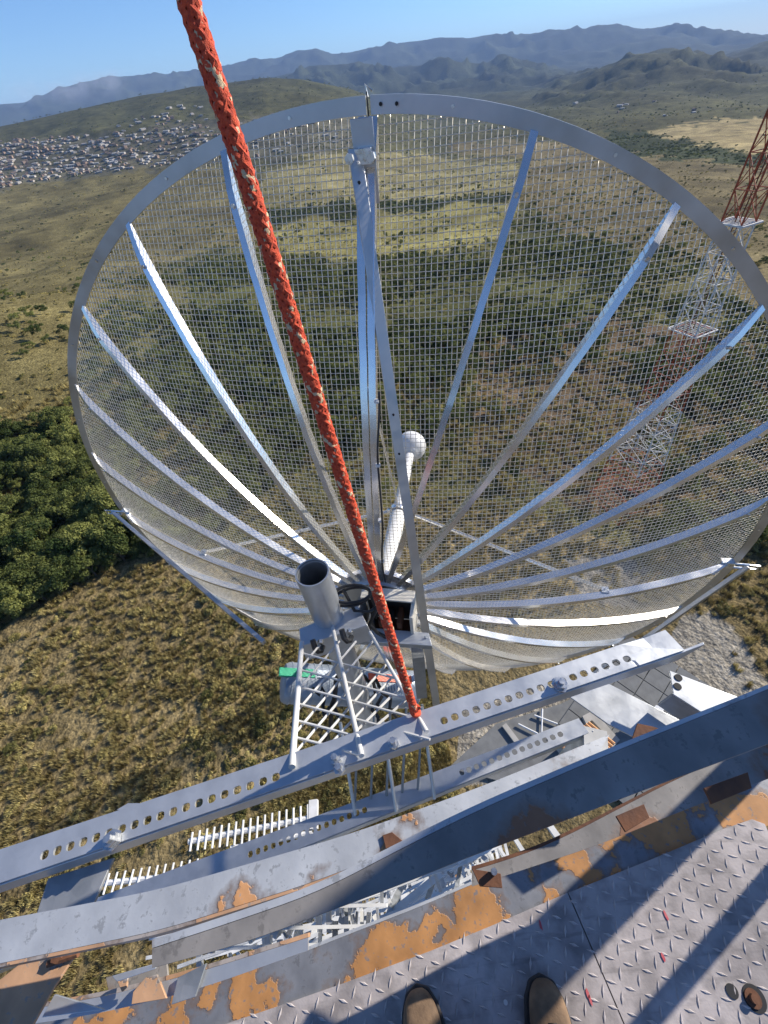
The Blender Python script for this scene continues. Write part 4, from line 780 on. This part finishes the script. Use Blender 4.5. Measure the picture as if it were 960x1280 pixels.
# ------------------------------------------------------------ platform rings
def ringband(name, z, top, bot, mat, th_, lab, lipmat=None, tilt=0.0, lip=0.0, drop=0.0, cat='railing'):
    n_ = 40
    def interp(pts, t):
        px = np.array([p[0] for p in pts], float); py = np.array([p[1] for p in pts], float); x = px[0] + (px[-1] - px[0]) * t
        k_ = np.array([-1.5, -1, -.5, 0, .5, 1, 1.5]) * 28; return x, float(np.mean(np.interp(x + k_, px, py, left=None) + np.where(x + k_ < px[0], (x + k_ - px[0]) * (py[1] - py[0]) / (px[1] - px[0]), 0) + np.where(x + k_ > px[-1], (x + k_ - px[-1]) * (py[-1] - py[-2]) / (px[-1] - px[-2]), 0)))
    t_ = thing(name, AZ(*interp(top, .5), z), lab, cat); rings = []; lips = []; drops = []
    for i in range(n_ + 1):
        a = AZ(*interp(top, i / n_), z); b_ = AZ(*interp(bot, i / n_), z - tilt)
        rings.append([a, b_, b_ + Vector((0, 0, -th_)), a + Vector((0, 0, -th_))])
        if lip: ou = (a - b_).normalized(); lips.append([a + ou * .0005, a + ou * (.0005 + th_), a + ou * (.0005 + th_) + Vector((0, 0, -lip)), a + ou * .0005 + Vector((0, 0, -lip))])
        if drop: ou = (b_ - a).normalized(); drops.append([b_ + ou * .0005, b_ + ou * .0045, b_ + ou * .0045 + Vector((0, 0, -drop)), b_ + ou * .0005 + Vector((0, 0, -drop))])
    MB().sweep(rings).build('flat_face', M[mat], t_, smooth=True)
    if lip: MB().sweep(lips).build('outer_lip', M[lipmat or mat], t_, smooth=True)
    if drop: MB().sweep(drops).build('inner_lip', M[lipmat or mat], t_, smooth=True)
    return t_
ringA = ringband('outer_ring', -0.85, [(-160, 1178), (0, 1150), (200, 1112), (440, 1042), (600, 984), (762, 918)], [(-160, 1238), (0, 1204), (200, 1163), (400, 1100), (600, 1018), (745, 947)], 'peelA', 0.006, 'pale grey curved flat ring with a few orange paint patches, next to the perforated beam', drop=0.045, lipmat='peach')
ringB = ringband('upper_ring', -0.55, [(190, 1186), (300, 1150), (400, 1115), (500, 1062), (600, 1012), (760, 943), (960, 862), (1120, 790)], [(190, 1210), (300, 1180), (340, 1166), (400, 1143), (440, 1128), (500, 1106), (575, 1075), (645, 1049), (720, 1020), (808, 986), (960, 930), (1120, 868)], 'peelB', 0.006, 'dark navy grey curved ring crossing above the others from lower left to right edge', lip=0.02, lipmat='peelA')
ringC = ringband('deck_edge_ring', -1.406, [(-160, 1325), (0, 1275), (200, 1240), (300, 1216), (360, 1199), (423, 1173), (480, 1151), (555, 1122), (600, 1100), (700, 1064), (760, 1042), (860, 1008), (960, 972), (1120, 910)], [(-160, 1470), (0, 1400), (200, 1324), (356, 1270), (427, 1244), (540, 1201), (615, 1171), (715, 1130), (815, 1090), (960, 1032), (1120, 965)], 'peelC', 0.006, 'curved edge ring beside the tread plate with large peeling orange paint patches', lip=0.02, lipmat='peelA', drop=0.0)
inner = ringband('middle_ring', -1.12, [(590, 1088), (640, 1074), (700, 1050), (760, 1018), (860, 966), (960, 928), (985, 918)], [(590, 1108), (640, 1092), (760, 1052), (860, 1010), (960, 974), (985, 964)], 'peelB', 0.006, 'narrow grey and rust member in the gap between the dark ring and deck edge ring', lip=0.02, lipmat='rust')
inner2 = ringband('middle_ring', -1.1, [(-160, 1310), (0, 1268), (130, 1246), (250, 1215), (385, 1172)], [(-160, 1330), (0, 1286), (130, 1266), (250, 1236), (385, 1188)], 'galv', 0.006, 'pale lit narrow member above the deck edge ring at lower left', lip=0.02, lipmat='peach')
# brackets between the rings
def bplate(z, pxs, mat, lab, th_=0.006, up=None):
    pts = [AZ(x, y, z + (dz[0] if dz else 0)) for x, y, *dz in pxs]; t = thing('ring_bracket', pts[0], lab, 'bracket')
    MB().prism(pts, up or (0, 0, -th_)).build('plate', M[mat], t, bevel=0.0008); return t
k1 = bplate(-0.95, [(36, 1196), (100, 1184), (66, 1236), (40, 1282), (-40, 1290), (-20, 1240)], 'peach', 'wide peach painted bracket plate tying the rings together at the lower left corner')
MB().tube([AZ(60, 1205, -.945), AZ(98, 1192, -.945)], 0.005, 6).build('weld', M['rust'], k1)
MB().lathe(AZ(76, 1195, -.949), (0, 0, 1), [(0, .009), (.012, .009)], 6).build('bolt', M['rust'], k1)
bplate(-1.0, [(68, 1243), (92, 1250), (130, 1262), (52, 1272)], 'galv', 'small pale triangular gusset at the foot of the peach bracket')
bplate(-1.14, [(132, 1222), (208, 1200), (212, 1240), (140, 1262)], 'peelB', 'dark boxy clip plate in the gap at lower left, beside the peach bracket')
bplate(-1.08, [(182, 1222), (196, 1218), (208, 1248), (164, 1256), (166, 1240)], 'peach', 'small peach coloured triangular clip on the dark plate at lower left')
bplate(-1.08, [(146, 1226), (160, 1220), (158, 1234), (152, 1240)], 'peach', 'tiny pale chip shaped clip left of the peach triangular clip')
bplate(-1.09, [(222, 1222), (258, 1204), (244, 1246), (214, 1256)], 'galv_dark', 'grey upright clip right of the dark boxy clip at lower left')
bplate(-1.05, [(140, 1220), (195, 1204), (194, 1211), (146, 1227)], 'galv', 'thin pale strip lying above the dark boxy clip at lower left')
k2 = bplate(-1.08, [(590, 1086), (626, 1092), (628, 1110), (600, 1108)], 'rust', 'rusty brown clip plate with bolt in the gap under the dark ring, picture centre')
MB().lathe(AZ(617, 1090, -1.078), (0, 0, 1), [(0, .006), (.012, .006)], 8).build('bolt', M['bolt'], k2)
bplate(-0.98, [(785, 938), (797, 904), (816, 908), (842, 916), (842, 930)], 'rust', 'rust brown cut-corner plate sticking out behind the dark ring at right')
bplate(-1.0, [(880, 985), (935, 965), (940, 985), (890, 1005)], 'rust', 'rusty plate between the dark ring and deck edge ring near the right edge')
bplate(-1.0, [(770, 1020), (805, 1005), (812, 1022), (782, 1040)], 'rust', 'rusty clip between the dark ring and deck edge ring, right of centre')
bplate(-0.845, [(478, 1044), (490, 1040), (508, 1055), (482, 1061)], 'rust', 'small dark square plate painting a shadow patch on the pale outer ring')  # stands in for a small black shadow on the ring
bplate(-0.79, [(240, 1170), (382, 1110), (392, 1118), (300, 1152), (244, 1180)], 'galv', 'thin pale strip of steel between the pale outer ring and the dark ring')

# ------------------------------------------------------------ deck of tread plate
deck = thing('platform_deck', (0.2, -0.4, -1.4), 'worn grey tread plate deck with raised lozenges under the boots, lower right', 'platform')
front = [(-160, 1450), (0, 1382), (200, 1308), (356, 1255), (427, 1230), (540, 1188), (615, 1157), (715, 1116), (815, 1074), (905, 1036), (940, 1024), (956, 1030), (966, 1052), (1010, 1058), (1110, 1040)]
fp = [AZ(x, y, -1.4) for x, y in front]
sx0, sx1 = AZ(715, 1128, -1.4), AZ(780, 1280, -1.4); sd_ = (sx1 - sx0).normalized(); sback = sx0 + sd_ * 1.2; si = 6
sA = AZ(710, 1116, -1.4)
left = fp[:7] + [sA + Vector((-.0014, 0, 0)), sback + Vector((-.0014, 0, 0)), Vector((-1.3, -1.25, -1.4))]
right = [sA + Vector((.0014, 0, 0))] + fp[8:] + [Vector((1.5, -1.25, -1.4)), sback + Vector((.0014, 0, 0))]
da = R(24); gp = 0.0262
for poly in (left, right):
    pl = MB().prism(poly[::-1], (0, 0, -0.006)).build('tread_plate', M['deck'], deck)
    p2 = [(p.x, p.y) for p in poly]; cx_ = np.mean([p[0] for p in p2]); lz = MB()
    ii, jj = np.meshgrid(np.arange(-80, 80), np.arange(-80, 80), indexing='ij'); gx = ii * gp; gy = jj * gp
    wx = gx * math.cos(da) - gy * math.sin(da); wy = gx * math.sin(da) + gy * math.cos(da); ins = inpoly(wx, wy, p2) & (wy > -0.75) & (abs(wx) < 1.2)
    for i, j in zip(*np.nonzero(ins)):
        o_ = da + (R(45) if (ii[i, j] + jj[i, j]) % 2 else R(-45)); c = Vector((wx[i, j], wy[i, j], -1.4)); d = Vector((math.cos(o_), math.sin(o_), 0)); s = Vector((-d.y, d.x, 0)); l_, w_ = 0.0118 * random.uniform(.93, 1.04), 0.0028 * random.uniform(.85, 1.1)
        k = len(lz.v); lz.v += [tuple(c - d * l_), tuple(c + s * w_), tuple(c + d * l_), tuple(c - s * w_), tuple(c - d * l_ * .55 + Vector((0, 0, .0018))), tuple(c + s * w_ * .45 + Vector((0, 0, .0018))), tuple(c + d * l_ * .55 + Vector((0, 0, .0018))), tuple(c - s * w_ * .45 + Vector((0, 0, .0018)))]
        lz.f += [(k + 4, k + 7, k + 6, k + 5)] + [(k + a_, k + 4 + a_, k + 4 + (a_ + 1) % 4, k + (a_ + 1) % 4) for a_ in range(4)]
    lz.build('raised_tread', M['tread'], pl, kind='stuff')
MB().bar(sA + Vector((0, 0, -.03)), sback + Vector((0, 0, -.03)), .05, .04).build('seam_joist', M['galv_dark'], deck)
for i_, (x, y) in enumerate(((676, 1157), (833, 1145), (829, 1197), (735, 1243), (738, 1250), (942, 1246))):
    c = AZ(x, y, -1.3985); mk = MB(); a = random.uniform(0, 3); mk.prism([c + Vector((math.cos(a + t_) * .004 * random.uniform(.5, 1), math.sin(a + t_) * .011 * random.uniform(.5, 1), 0)) for t_ in np.linspace(0, 6.28, 9)[:-1]], (0, 0, .0004)); mk.build('red_mark', M['redmark'], deck)
h1 = MB().lathe(AZ(915, 1239, -1.3995), (0, 0, 1), [(0, .0115), (.0012, .0115)], 18).build('drain_hole', M['dark_hole'], deck)
h1 = MB().lathe(AZ(943, 1248, -1.3995), (0, 0, 1), [(0, .021), (.0012, .021)], 24).build('bolt_hole', M['dark_hole'], deck)
MB().lathe(AZ(941, 1248, -1.398), (0, 0, 1), [(0, .015), (.0025, .015), (.0025, .008), (.012, .008), (.012, .003)], 18).build('bolt', M['rust'], h1)
MB().lathe(AZ(632, 1253, -1.3992), (0, 0, 1), [(0, .0045), (.001, .0045)], 10).build('paint_spot', M['white_p'], deck)

# ------------------------------------------------------------ our own tower below and beside the deck
own = thing('own_tower', (0.2, -1.0, GZ), 'white and orange lattice tower under the deck, seen straight down through the gaps', 'tower')
def oc(z, i):
    c = Vector((0.15, -1.05, 0)); s = 1.12 + 0.034 * (-1.4 - z); a = R(24) + math.pi / 4 + i * math.pi / 2; return Vector((c.x + s * 1.414 * math.cos(a), c.y + s * 1.414 * math.sin(a), z))
zz_ = np.arange(-1.95, GZ, -1.7); zz_ = list(zz_) + [GZ]
for si_ in range(0, len(zz_) - 1, 8):
    mt = 'white_t' if (si_ // 8) % 3 != 2 else 'peach'; seg = zz_[si_:si_ + 9]
    for i in range(4): MB().bar(oc(seg[0], i), oc(seg[-1], i), 0.09, 0.09).build('leg', M[mt], own)
    for a_, c_ in zip(seg[:-1], seg[1:]):
        for i in range(4):
            j = (i + 1) % 4
            MB().bar(oc(c_, i), oc(c_, j), 0.04, 0.04).build('girt', M[mt], own)
            if a_ < -5 or i == 2:
                mm = MB(); mm.bar(oc(a_, i), oc(c_, j), 0.035, 0.035); mm.bar(oc(a_, j) + Vector((0, .04, 0)), oc(c_, i) + Vector((0, .04, 0)), 0.035, 0.035); mm.build('cross_brace', M[mt], own)
# cable ladder down the face
cl = thing('cable_ladder', (0.3, 0.02, GZ), 'pale cable ladder with close rungs running down the tower under the dark ring', 'ladder')
la, lb_ = Vector((0.10, 0.10, -5.5)), Vector((0.62, 0.25, -5.5)); dnv = Vector((0.0, 0.0, -38))
for p in (la, lb_): MB().bar(p, p + dnv, 0.03, 0.05, (0, 1, 0)).build('side_rail', M['white_t'], cl)
z = -5.7; me = None
while z > -32:
    if me is None: o = MB().bar(la * 1, Vector((lb_.x, lb_.y, la.z)), 0.03, 0.03).build('rung', M['white_t'], cl); me = o.data
    else: o = bpy.data.objects.new('rung', me); COL.objects.link(o); o.parent = cl
    o.location = (0, 0, z - la.z); z -= 0.28
for q_ in range(7):
    p = la.lerp(lb_, 0.12 + q_ * .12) + Vector((0.0, -0.04, .1)); MB().tube([p, p + Vector((.0, 0, -20)), p + Vector((0.02, 0, -40))], 0.013 + .004 * (q_ % 2), 8).build('cable_run', M['black'] if q_ in (1, 4) else M['galv_dark'], cl)
# rest platform lower down: open grating
fr_lab = ['just under the deck', 'second below the deck', 'third below the deck', 'fourth below the deck', 'fifth below the deck', 'sixth below the deck', 'seventh below the deck', 'lowest of all']
for i_, zq in enumerate((-2.3, -3.0, -3.9, -5.0, -6.6, -9.0, -12.5, -17)):
    a_ = abs(zq); g3 = thing('mounting_frame', (-0.2 * a_, 0.04 * a_, zq), 'white mounting frame of bars and short rungs on the tower face, ' + fr_lab[i_], 'frame')
    m3_ = Matrix.Rotation(R((-4, 9, 3, 14, -2, 11, 6, 4)[i_]), 3, 'Z'); c0_ = Vector(((-.26, -.2, -.3, -.12, -.2, -.1, -.16, -.1)[i_] * a_, (.03, .012, .05, .04, .065, .02, .055, .035)[i_] * a_, zq)); ln_ = (.34, .5, .42, .5, .5, .45, .5, .4)[i_] * a_
    for q_ in (-1, -.35, .4, 1): MB().bar(c0_ + m3_ @ Vector((-ln_ / 2, q_ * .036 * a_, 0)), c0_ + m3_ @ Vector((ln_ / 2, (q_ + random.uniform(-.2, .2)) * .036 * a_, 0.03 * q_)), .0048 * a_, .03).build('long_bar', M['white_t'], g3)
    nr_ = 40
    for q_ in range(nr_):
        x_ = -ln_ / 2 + ln_ * (q_ + random.uniform(.1, .9)) / nr_; l_ = random.uniform(.008, .04) * a_; y_ = random.uniform(-.03, .03) * a_
        MB().box(c0_ + m3_ @ Vector((x_, y_, -0.04 + random.uniform(-.1, .02))), (random.uniform(.003, .0095) * a_, l_, .03), m3_ @ Matrix.Rotation(R(random.choice((0, 0, 6, -8, 34, -30))), 3, 'Z')).build('cross_piece', M[('white_t', 'white_t', 'galv', 'galv_dark', 'white_p')[q_ % 5]], g3)  # the darker pieces paint in shadowed members of the clutter
for i_ in range(5):
    p = Vector((-0.75 + i_ * .22, 0.03 + .02 * i_, -2.6 - .5 * i_)); t = thing('face_strut', p, 'shade-coloured diagonal strut of the tower face in the gap between rings, ' + ('leftmost', 'second from left', 'middle one', 'second from right', 'rightmost')[i_], 'strut')
    MB().bar(p, p + Vector((.16, .30, -.9)), .035, .035).build('strut', M['galv_dark'], t)  # shadowed struts, their shade put into the steel colour
gp_ = thing('rest_platform', (0.1, -0.2, -9), 'white slatted rest platform far below inside the tower', 'platform')
for q_ in range(26): MB().box((-0.9 + q_ * .085, 0.0 + q_ * .02, -9.0 - 0.0), (0.045, 1.1, 0.04)).build('slat', M['white_t'], gp_)
gp2 = thing('rest_platform', (0.1, -0.2, -20), 'second white slatted rest platform, deeper down inside the tower', 'platform')
for q_ in range(22): MB().box((-1.4 + q_ * .14, -0.1, -20.0), (0.07, 2.0, 0.05)).build('slat', M['white_t'], gp2)
# side post and railing tube on the right, outside the frame, whose shadows cross the deck
rp_ = thing('corner_post', (1.3, 0.43, -1.4), 'galvanised corner post of the platform standing at the right, beside the frame', 'post')
MB().bar((1.33, 0.435, -1.4), (1.33, 0.435, 1.6), 0.11, 0.07, (0, 1, 0)).build('post', M['galv'], rp_)
tag(MB().tube([(1.33, 0.245, -1.4), (1.33, 0.245, 1.6)], 0.0185, 12).build('rail_post', M['galv']), 'slim round railing post next to the corner post at the right', 'post')
pa = thing('shade_panel', (1.42, 0.45, -0.7), 'added shade panel with box beneath, out of view on the corner post at the right', 'shade panel')  # unseen panel and box, added and shaped to shade the rings
MB().box((1.44, 0.38, -0.24), (0.12, 0.27, 0.42)).build('shade_box', M['white_p'], pa, bevel=0.01)
MB().box((1.46, 0.50, 0.70), (0.14, 0.46, 1.56)).build('panel', M['white_p'], pa, bevel=0.02)
for z_ in (-0.4, 0.3, 1.2): MB().box((1.385, 0.435, z_), (0.05, 0.06, 0.05)).build('clamp', M['galv'], pa)

# ------------------------------------------------------------ small comb antennas lower on the tower
def comb(px0, px1, z, n_, ln, lab, double=0.0):
    a, b_ = AZ(*px0, z), AZ(*px1, z); t = thing('comb_antenna', a, lab, 'antenna', 'comb antennas low on the tower'); d = (b_ - a).normalized(); s = Vector((-d.y, d.x, 0))
    MB().tube([a, b_], 0.022, 8).build('boom', M['white_p'], t)
    if double: MB().tube([a.lerp(b_, .35) - s * double, b_ - s * double], 0.02, 8).build('boom', M['white_p'], t)
    for i in range(n_): c = a.lerp(b_, (i + .5) / n_) + Vector((0, 0, .02)); l_ = ln * (0.7 + .5 * i / n_); MB().tube([c - s * l_, c + s * l_ * .8], 0.0085, 6).build('element', M['white_p'], t)
    return t
cA = comb((236, 1052), (390, 1022), -4.2, 17, 0.10, 'white comb antenna with many short rods, right one with the square end block', 0.10)
MB().box(AZ(392, 1018, -4.2), (0.07, 0.2, 0.06)).build('end_block', M['white_p'], cA)
comb((130, 1104), (250, 1092), -4.6, 12, 0.11, 'white comb antenna with many short rods, the left one over dry grass', 0.0)

# ------------------------------------------------------------ braided red rope
rope = thing('red_rope', AZ(519, 888, -1.06), 'thick red braided rope with sandy flecks running from the lattice up past the camera', 'rope')
r0 = AZ(519, 888, -1.03); r1 = Vector(ray(226, 0) * 0.35); rd_ = (r1 - r0); rl = rd_.length * 1.9; rd_.normalize()
u_ = rd_.orthogonal().normalized(); v_ = rd_.cross(u_); RR_ = 0.0093
def rc(s): return r0 + rd_ * s + u_ * 0.006 * math.sin(s * 2.1) + v_ * 0.004 * math.sin(s * 3.3 + 1)
MB().tube([rc(s) for s in np.linspace(0, rl, 60)], RR_ * 0.8, 14).build('core', M['rope'], rope, smooth=True)
pitch = 0.075; ns = int(rl / 0.0045)
for k in range(6):
    for hand in (1, -1):
        rings = []
        for i in range(ns + 1):
            s = rl * i / ns; ph = 2 * math.pi * (k / 6 + hand * s / pitch); rad = RR_ * (0.93 + 0.07 * hand * math.sin(6 * 2 * math.pi * s / pitch + k * 2.1))
            o_ = u_ * math.cos(ph) + v_ * math.sin(ph); t_ = (v_ * math.cos(ph) - u_ * math.sin(ph)); ax_ = (rd_ + t_ * hand * 2 * math.pi * RR_ / pitch).normalized(); sdv = ax_.cross(o_)
            c = rc(s) + o_ * rad; w_ = 0.0030 * (1 + .12 * math.sin(s * 311 + k)); rings.append([c - sdv * w_, c + o_ * 0.0015, c + sdv * w_, c - o_ * 0.002])
        MB().sweep(rings).build('strand', M['rope_f'] if (k == 0 or (k == 3 and hand == 1)) else M['rope'], rope, smooth=True)
fz = MB()
for i in range(2600):
    s = random.uniform(0, rl); ph = random.uniform(0, 6.28); o_ = u_ * math.cos(ph) + v_ * math.sin(ph); c = rc(s) + o_ * RR_ * .98
    d = (o_ * random.uniform(.3, 1) + rd_ * random.uniform(-1, 1) + v_ * random.uniform(-.6, .6)).normalized() * random.uniform(.0012, .0034); w_ = rd_.cross(d).normalized() * .00016
    k = len(fz.v); fz.v += [tuple(c - w_), tuple(c + w_), tuple(c + d)]; fz.f.append((k, k + 1, k + 2))
fz.build('fuzz', M['rope'], rope, kind='stuff')
kn = MB(); kc = r0
kn.tube([kc + Vector((.008 * math.cos(t_), .008 * math.sin(t_), .01 - .004 * t_)) for t_ in np.linspace(0, 9, 40)], 0.0055, 8); kn.build('knot', M['rope'], rope, smooth=True)
MB().tube([kc + Vector((0, 0, -.02)), kc + Vector((.004, -.004, -.12)), kc + Vector((0, -.002, -.25))], 0.007, 8).build('tail', M['rope'], rope, smooth=True)

# ------------------------------------------------------------ the climber who holds the camera: only the boot toes show
man = thing('person', (0.07, -0.3, -1.4), 'person standing on the tread plate, only the toes of worn tan boots in view', 'person')
def boot(tipx, tipy, yawdeg, lab):
    tip = AZ(tipx, tipy, -1.4); m = Matrix.Rotation(R(yawdeg), 3, 'Z'); rings = []
    prof = [(0.0, .012, .02, .012), (.006, .027, .037, .01), (.02, .04, .05, .008), (.045, .049, .062, .006), (.08, .051, .07, .006), (.12, .048, .088, .006), (.16, .044, .115, .006), (.20, .045, .155, .006), (.235, .046, .17, .006), (.26, .042, .165, .006), (.285, .03, .15, .01)]
    for y_, hw_, hh, z0 in prof:
        r_ = []
        for k in range(16):
            a = 2 * math.pi * k / 16; cx_ = math.cos(a); cz = math.sin(a); x_ = math.copysign(abs(cx_) ** .8, cx_) * hw_ * .82; z_ = z0 + .016 + (hh - .016) * (0.5 + .5 * math.copysign(abs(cz) ** .75, cz)); r_.append(tip + m @ Vector((x_, -y_, z_)))
        rings.append(r_)
    o = MB().sweep(rings).build('boot', M['boot'], man, smooth=True); o['label'] = lab
    ss = o.modifiers.new('sub', 'SUBSURF'); ss.levels = 1; ss.render_levels = 2
    out = [tip + m @ Vector((x_ * .84, -y_, 0.001)) for x_, y_ in [(0, -.006), (.03, .004), (.048, .03), (.057, .07), (.054, .12), (.048, .17), (.05, .23), (.035, .288), (-.035, .288), (-.05, .23), (-.048, .17), (-.054, .12), (-.057, .07), (-.048, .03), (-.03, .004)]]
    MB().prism(out[::-1], (0, 0, .022)).build('sole', M['sole'], o, bevel=.003)
    MB().sweep([[tip + m @ Vector((x_ * .9, -.058 - .004 * q_, .066 + .0 * q_ - abs(x_) * .3 + h_)) for x_, h_ in ((-.046, -.012), (0, .012), (.046, -.012), (0, .006))] for q_ in (0, 1)]).build('toe_seam', M['sole'], o)
    for q_ in range(3):
        yy = -.1 - q_ * .02; MB().tube([tip + m @ Vector((-.022, yy, .084 + q_ * .013)), tip + m @ Vector((0, yy - .005, .094 + q_ * .013)), tip + m @ Vector((.022, yy, .084 + q_ * .013))], .0025, 6).build('lace', M['rope_l'], o)
    return tip + m @ Vector((0, -.235, .16))
a1 = boot(521, 1233, 6, 'left boot'); a2 = boot(674, 1220, -6, 'right boot')
def skin(name, mat, verts, edges, root=0, parent=None, lv=2):
    me = bpy.data.meshes.new(name); off = rootloc(parent); me.from_pydata([tuple(Vector(v[:3]) - off) for v in verts], edges, []); me.materials.append(M[mat])
    o = bpy.data.objects.new(name, me); COL.objects.link(o); o.parent = parent
    md = o.modifiers.new('skin', 'SKIN'); md.use_smooth_shade = True
    for i, v in enumerate(verts): me.skin_vertices[0].data[i].radius = (v[3], v[4] if len(v) > 4 else v[3]); me.skin_vertices[0].data[i].use_root = (i == root)
    sb_ = o.modifiers.new('sub', 'SUBSURF'); sb_.levels = lv; sb_.render_levels = lv; return o
hx = (a1.x + a2.x) / 2; hy = -0.46; hz = -0.60
body = [(hx, hy, hz, .15, .11), (a1.x - .0, hy + .02, hz - .09, .085), (a1.x, a1.y + .04, -.98, .06), (a1.x, a1.y - .02, -1.22, .05), (a2.x, hy + .02, hz - .09, .085), (a2.x, a2.y + .04, -.98, .06), (a2.x, a2.y - .02, -1.22, .05)]
skin('trousers', 'trouser', body, [(0, 1), (1, 2), (2, 3), (0, 4), (4, 5), (5, 6)], 0, man)
sz = -0.13
fig = [(hx, hy, hz + .08, .14, .1), (hx, hy - .01, -.38, .15, .11), (hx, hy + .01, -.2, .17, .11), (hx, hy + .02, sz + .02, .07, .06), (hx, hy + .05, sz + .1, .05, .05),
       (hx - .17, hy + .02, sz - .02, .06), (hx - .27, hy + .08, -.34, .045), (hx - .2, hy + .26, -.24, .035), (hx + .17, hy + .02, sz - .02, .06), (hx + .27, hy + .08, -.34, .045), (hx + .2, hy + .26, -.24, .035)]
skin('shirt', 'shirt', fig, [(0, 1), (1, 2), (2, 3), (3, 4), (2, 5), (5, 6), (6, 7), (2, 8), (8, 9), (9, 10)], 0, man)
hd = Vector((hx, hy + .08, 0.02)); MB().lathe(hd + Vector((0, 0, -.12)), (0, .1, 1), [(0, .02), (.01, .045), (.04, .062), (.08, .074), (.13, .08), (.18, .074), (.215, .05), (.232, .015)], 24).build('head', M['skin'], man, smooth=True)
hd_o = man.children[-1] if man.children else man
MB().lathe(hd + Vector((0, -.015, .0)), (0, -.25, 1), [(0, .082), (.05, .088), (.09, .075), (.115, .04), (.12, .01)], 24).build('hair', M['hair'], man, smooth=True)
MB().lathe(hd + Vector((0, .07, -.005)), (0, .6, -1), [(0, .008), (.02, .015), (.04, .018), (.045, .008)], 10).build('nose', M['skin'], man, smooth=True)
for sx in (-1, 1):
    MB().lathe(hd + Vector((sx * .03, .066, .012)), (0, 1, 0), [(0, .012), (.006, .01), (.009, .004)], 12).build('eye', M['white_p'], man, smooth=True)
    MB().lathe(hd + Vector((sx * .078, -.005, .0)), (sx, -.3, 0), [(0, .028), (.008, .03), (.014, .02)], 12).build('ear', M['skin'], man, smooth=True)
    hc = Vector((hx + sx * .2, hy + .27, -.235)); q = hc + Vector((-sx * .05, .045, .055))
    vs_ = [(*hc, .026, .022), (*hc.lerp(q, .5), .036, .016), (*q, .034, .014)]; es = [(0, 1), (1, 2)]
    for f_ in range(4):
        b_ = q + Vector((-sx * .01 + (f_ - 1.5) * .014 * sx, .008, (f_ - 1.5) * -.012)); ln_ = (.036, .042, .04, .03)[f_]; k = len(vs_)
        vs_ += [(*(b_), .008), (*(b_ + Vector((-sx * ln_ * .5, ln_ * .5, ln_ * .25))), .0075), (*(b_ + Vector((-sx * ln_ * 1.2, ln_ * .4, ln_ * .3))), .006)]; es += [(2, k), (k, k + 1), (k + 1, k + 2)]
    k = len(vs_); b_ = hc.lerp(q, .4) + Vector((-sx * .015, -.022, .012)); vs_ += [(*b_, .01), (*(b_ + Vector((-sx * .025, -.005, .02))), .008)]; es += [(1, k), (k, k + 1)]
    skin('hand', 'skin', vs_, es, 1, man, 1)

# ------------------------------------------------------------ haze and smoke
def volbox(name, lo, hi, dens, colr=(0.78, 0.86, 1.0), emit=0):
    c = [(a + b_) / 2 for a, b_ in zip(lo, hi)]; o = MB().box((0, 0, 0), [b_ - a for a, b_ in zip(lo, hi)]).build(name, None); o.location = c
    m = bpy.data.materials.new(name); m.use_nodes = True; n = m.node_tree; n.nodes.remove(n.nodes['Principled BSDF']); v = n.nodes.new('ShaderNodeVolumePrincipled')
    v.inputs['Density'].default_value = dens; v.inputs['Color'].default_value = (*colr, 1); v.inputs['Anisotropy'].default_value = 0.0
    n.links.new(v.outputs[0], n.nodes['Material Output'].inputs['Volume']); o.data.materials.clear(); o.data.materials.append(m); o['kind'] = 'stuff'; return o
top = float(Z.max()) + 30
volbox('haze', (-21500, -21500, -420), (21500, 21500, max(top, 60)), 5e-5, (0.42, 0.62, 1.0))

# smoke of a bush fire under the far ridge at the left
sp, _ok = hit([105], [122]); sc0 = Vector(sp[0]) if _ok[0] else Vector(ray(105, 122) * 9000)
if sc0.length > 12000: sc0 = Vector(ray(105, 122)) * 9000
dist = sc0.length; sm = volbox('smoke', (-dist * .13, -500, -dist * 0.022), (dist * .13, 500, dist * 0.022), 0.001)
sm.location = sc0 * (8200 / dist) + Vector((0, 0, 90)); sm.scale = (8200 / dist,) * 3; sm.rotation_euler[2] = -math.atan2(sc0.x, sc0.y)
n = sm.data.materials[0].node_tree; v = [q_ for q_ in n.nodes if q_.type == 'PRINCIPLED_VOLUME'][0]; v.inputs['Color'].default_value = (0.9, 0.93, 1, 1)
tc = n.nodes.new('ShaderNodeTexCoord'); t = n.nodes.new('ShaderNodeTexNoise'); t.inputs['Scale'].default_value = 0.0022; t.inputs['Detail'].default_value = 3; n.links.new(tc.outputs['Object'], t.inputs['Vector'])
mr = n.nodes.new('ShaderNodeMapRange'); mr.inputs['From Min'].default_value = 0.45; mr.inputs['From Max'].default_value = 0.75; mr.inputs['To Max'].default_value = 0.009; n.links.new(t.outputs['Fac'], mr.inputs[0])
gd = n.nodes.new('ShaderNodeTexGradient'); gd.gradient_type = 'QUADRATIC_SPHERE'; mp = n.nodes.new('ShaderNodeMapping'); mp.inputs['Scale'].default_value = (1 / (dist * .13), 1 / 500, 1 / (dist * .022)); n.links.new(tc.outputs['Object'], mp.inputs[0]); n.links.new(mp.outputs[0], gd.inputs[0])
ml = n.nodes.new('ShaderNodeMath'); ml.operation = 'MULTIPLY'; n.links.new(gd.outputs['Fac'], ml.inputs[0]); n.links.new(mr.outputs[0], ml.inputs[1]); n.links.new(ml.outputs[0], v.inputs['Density'])
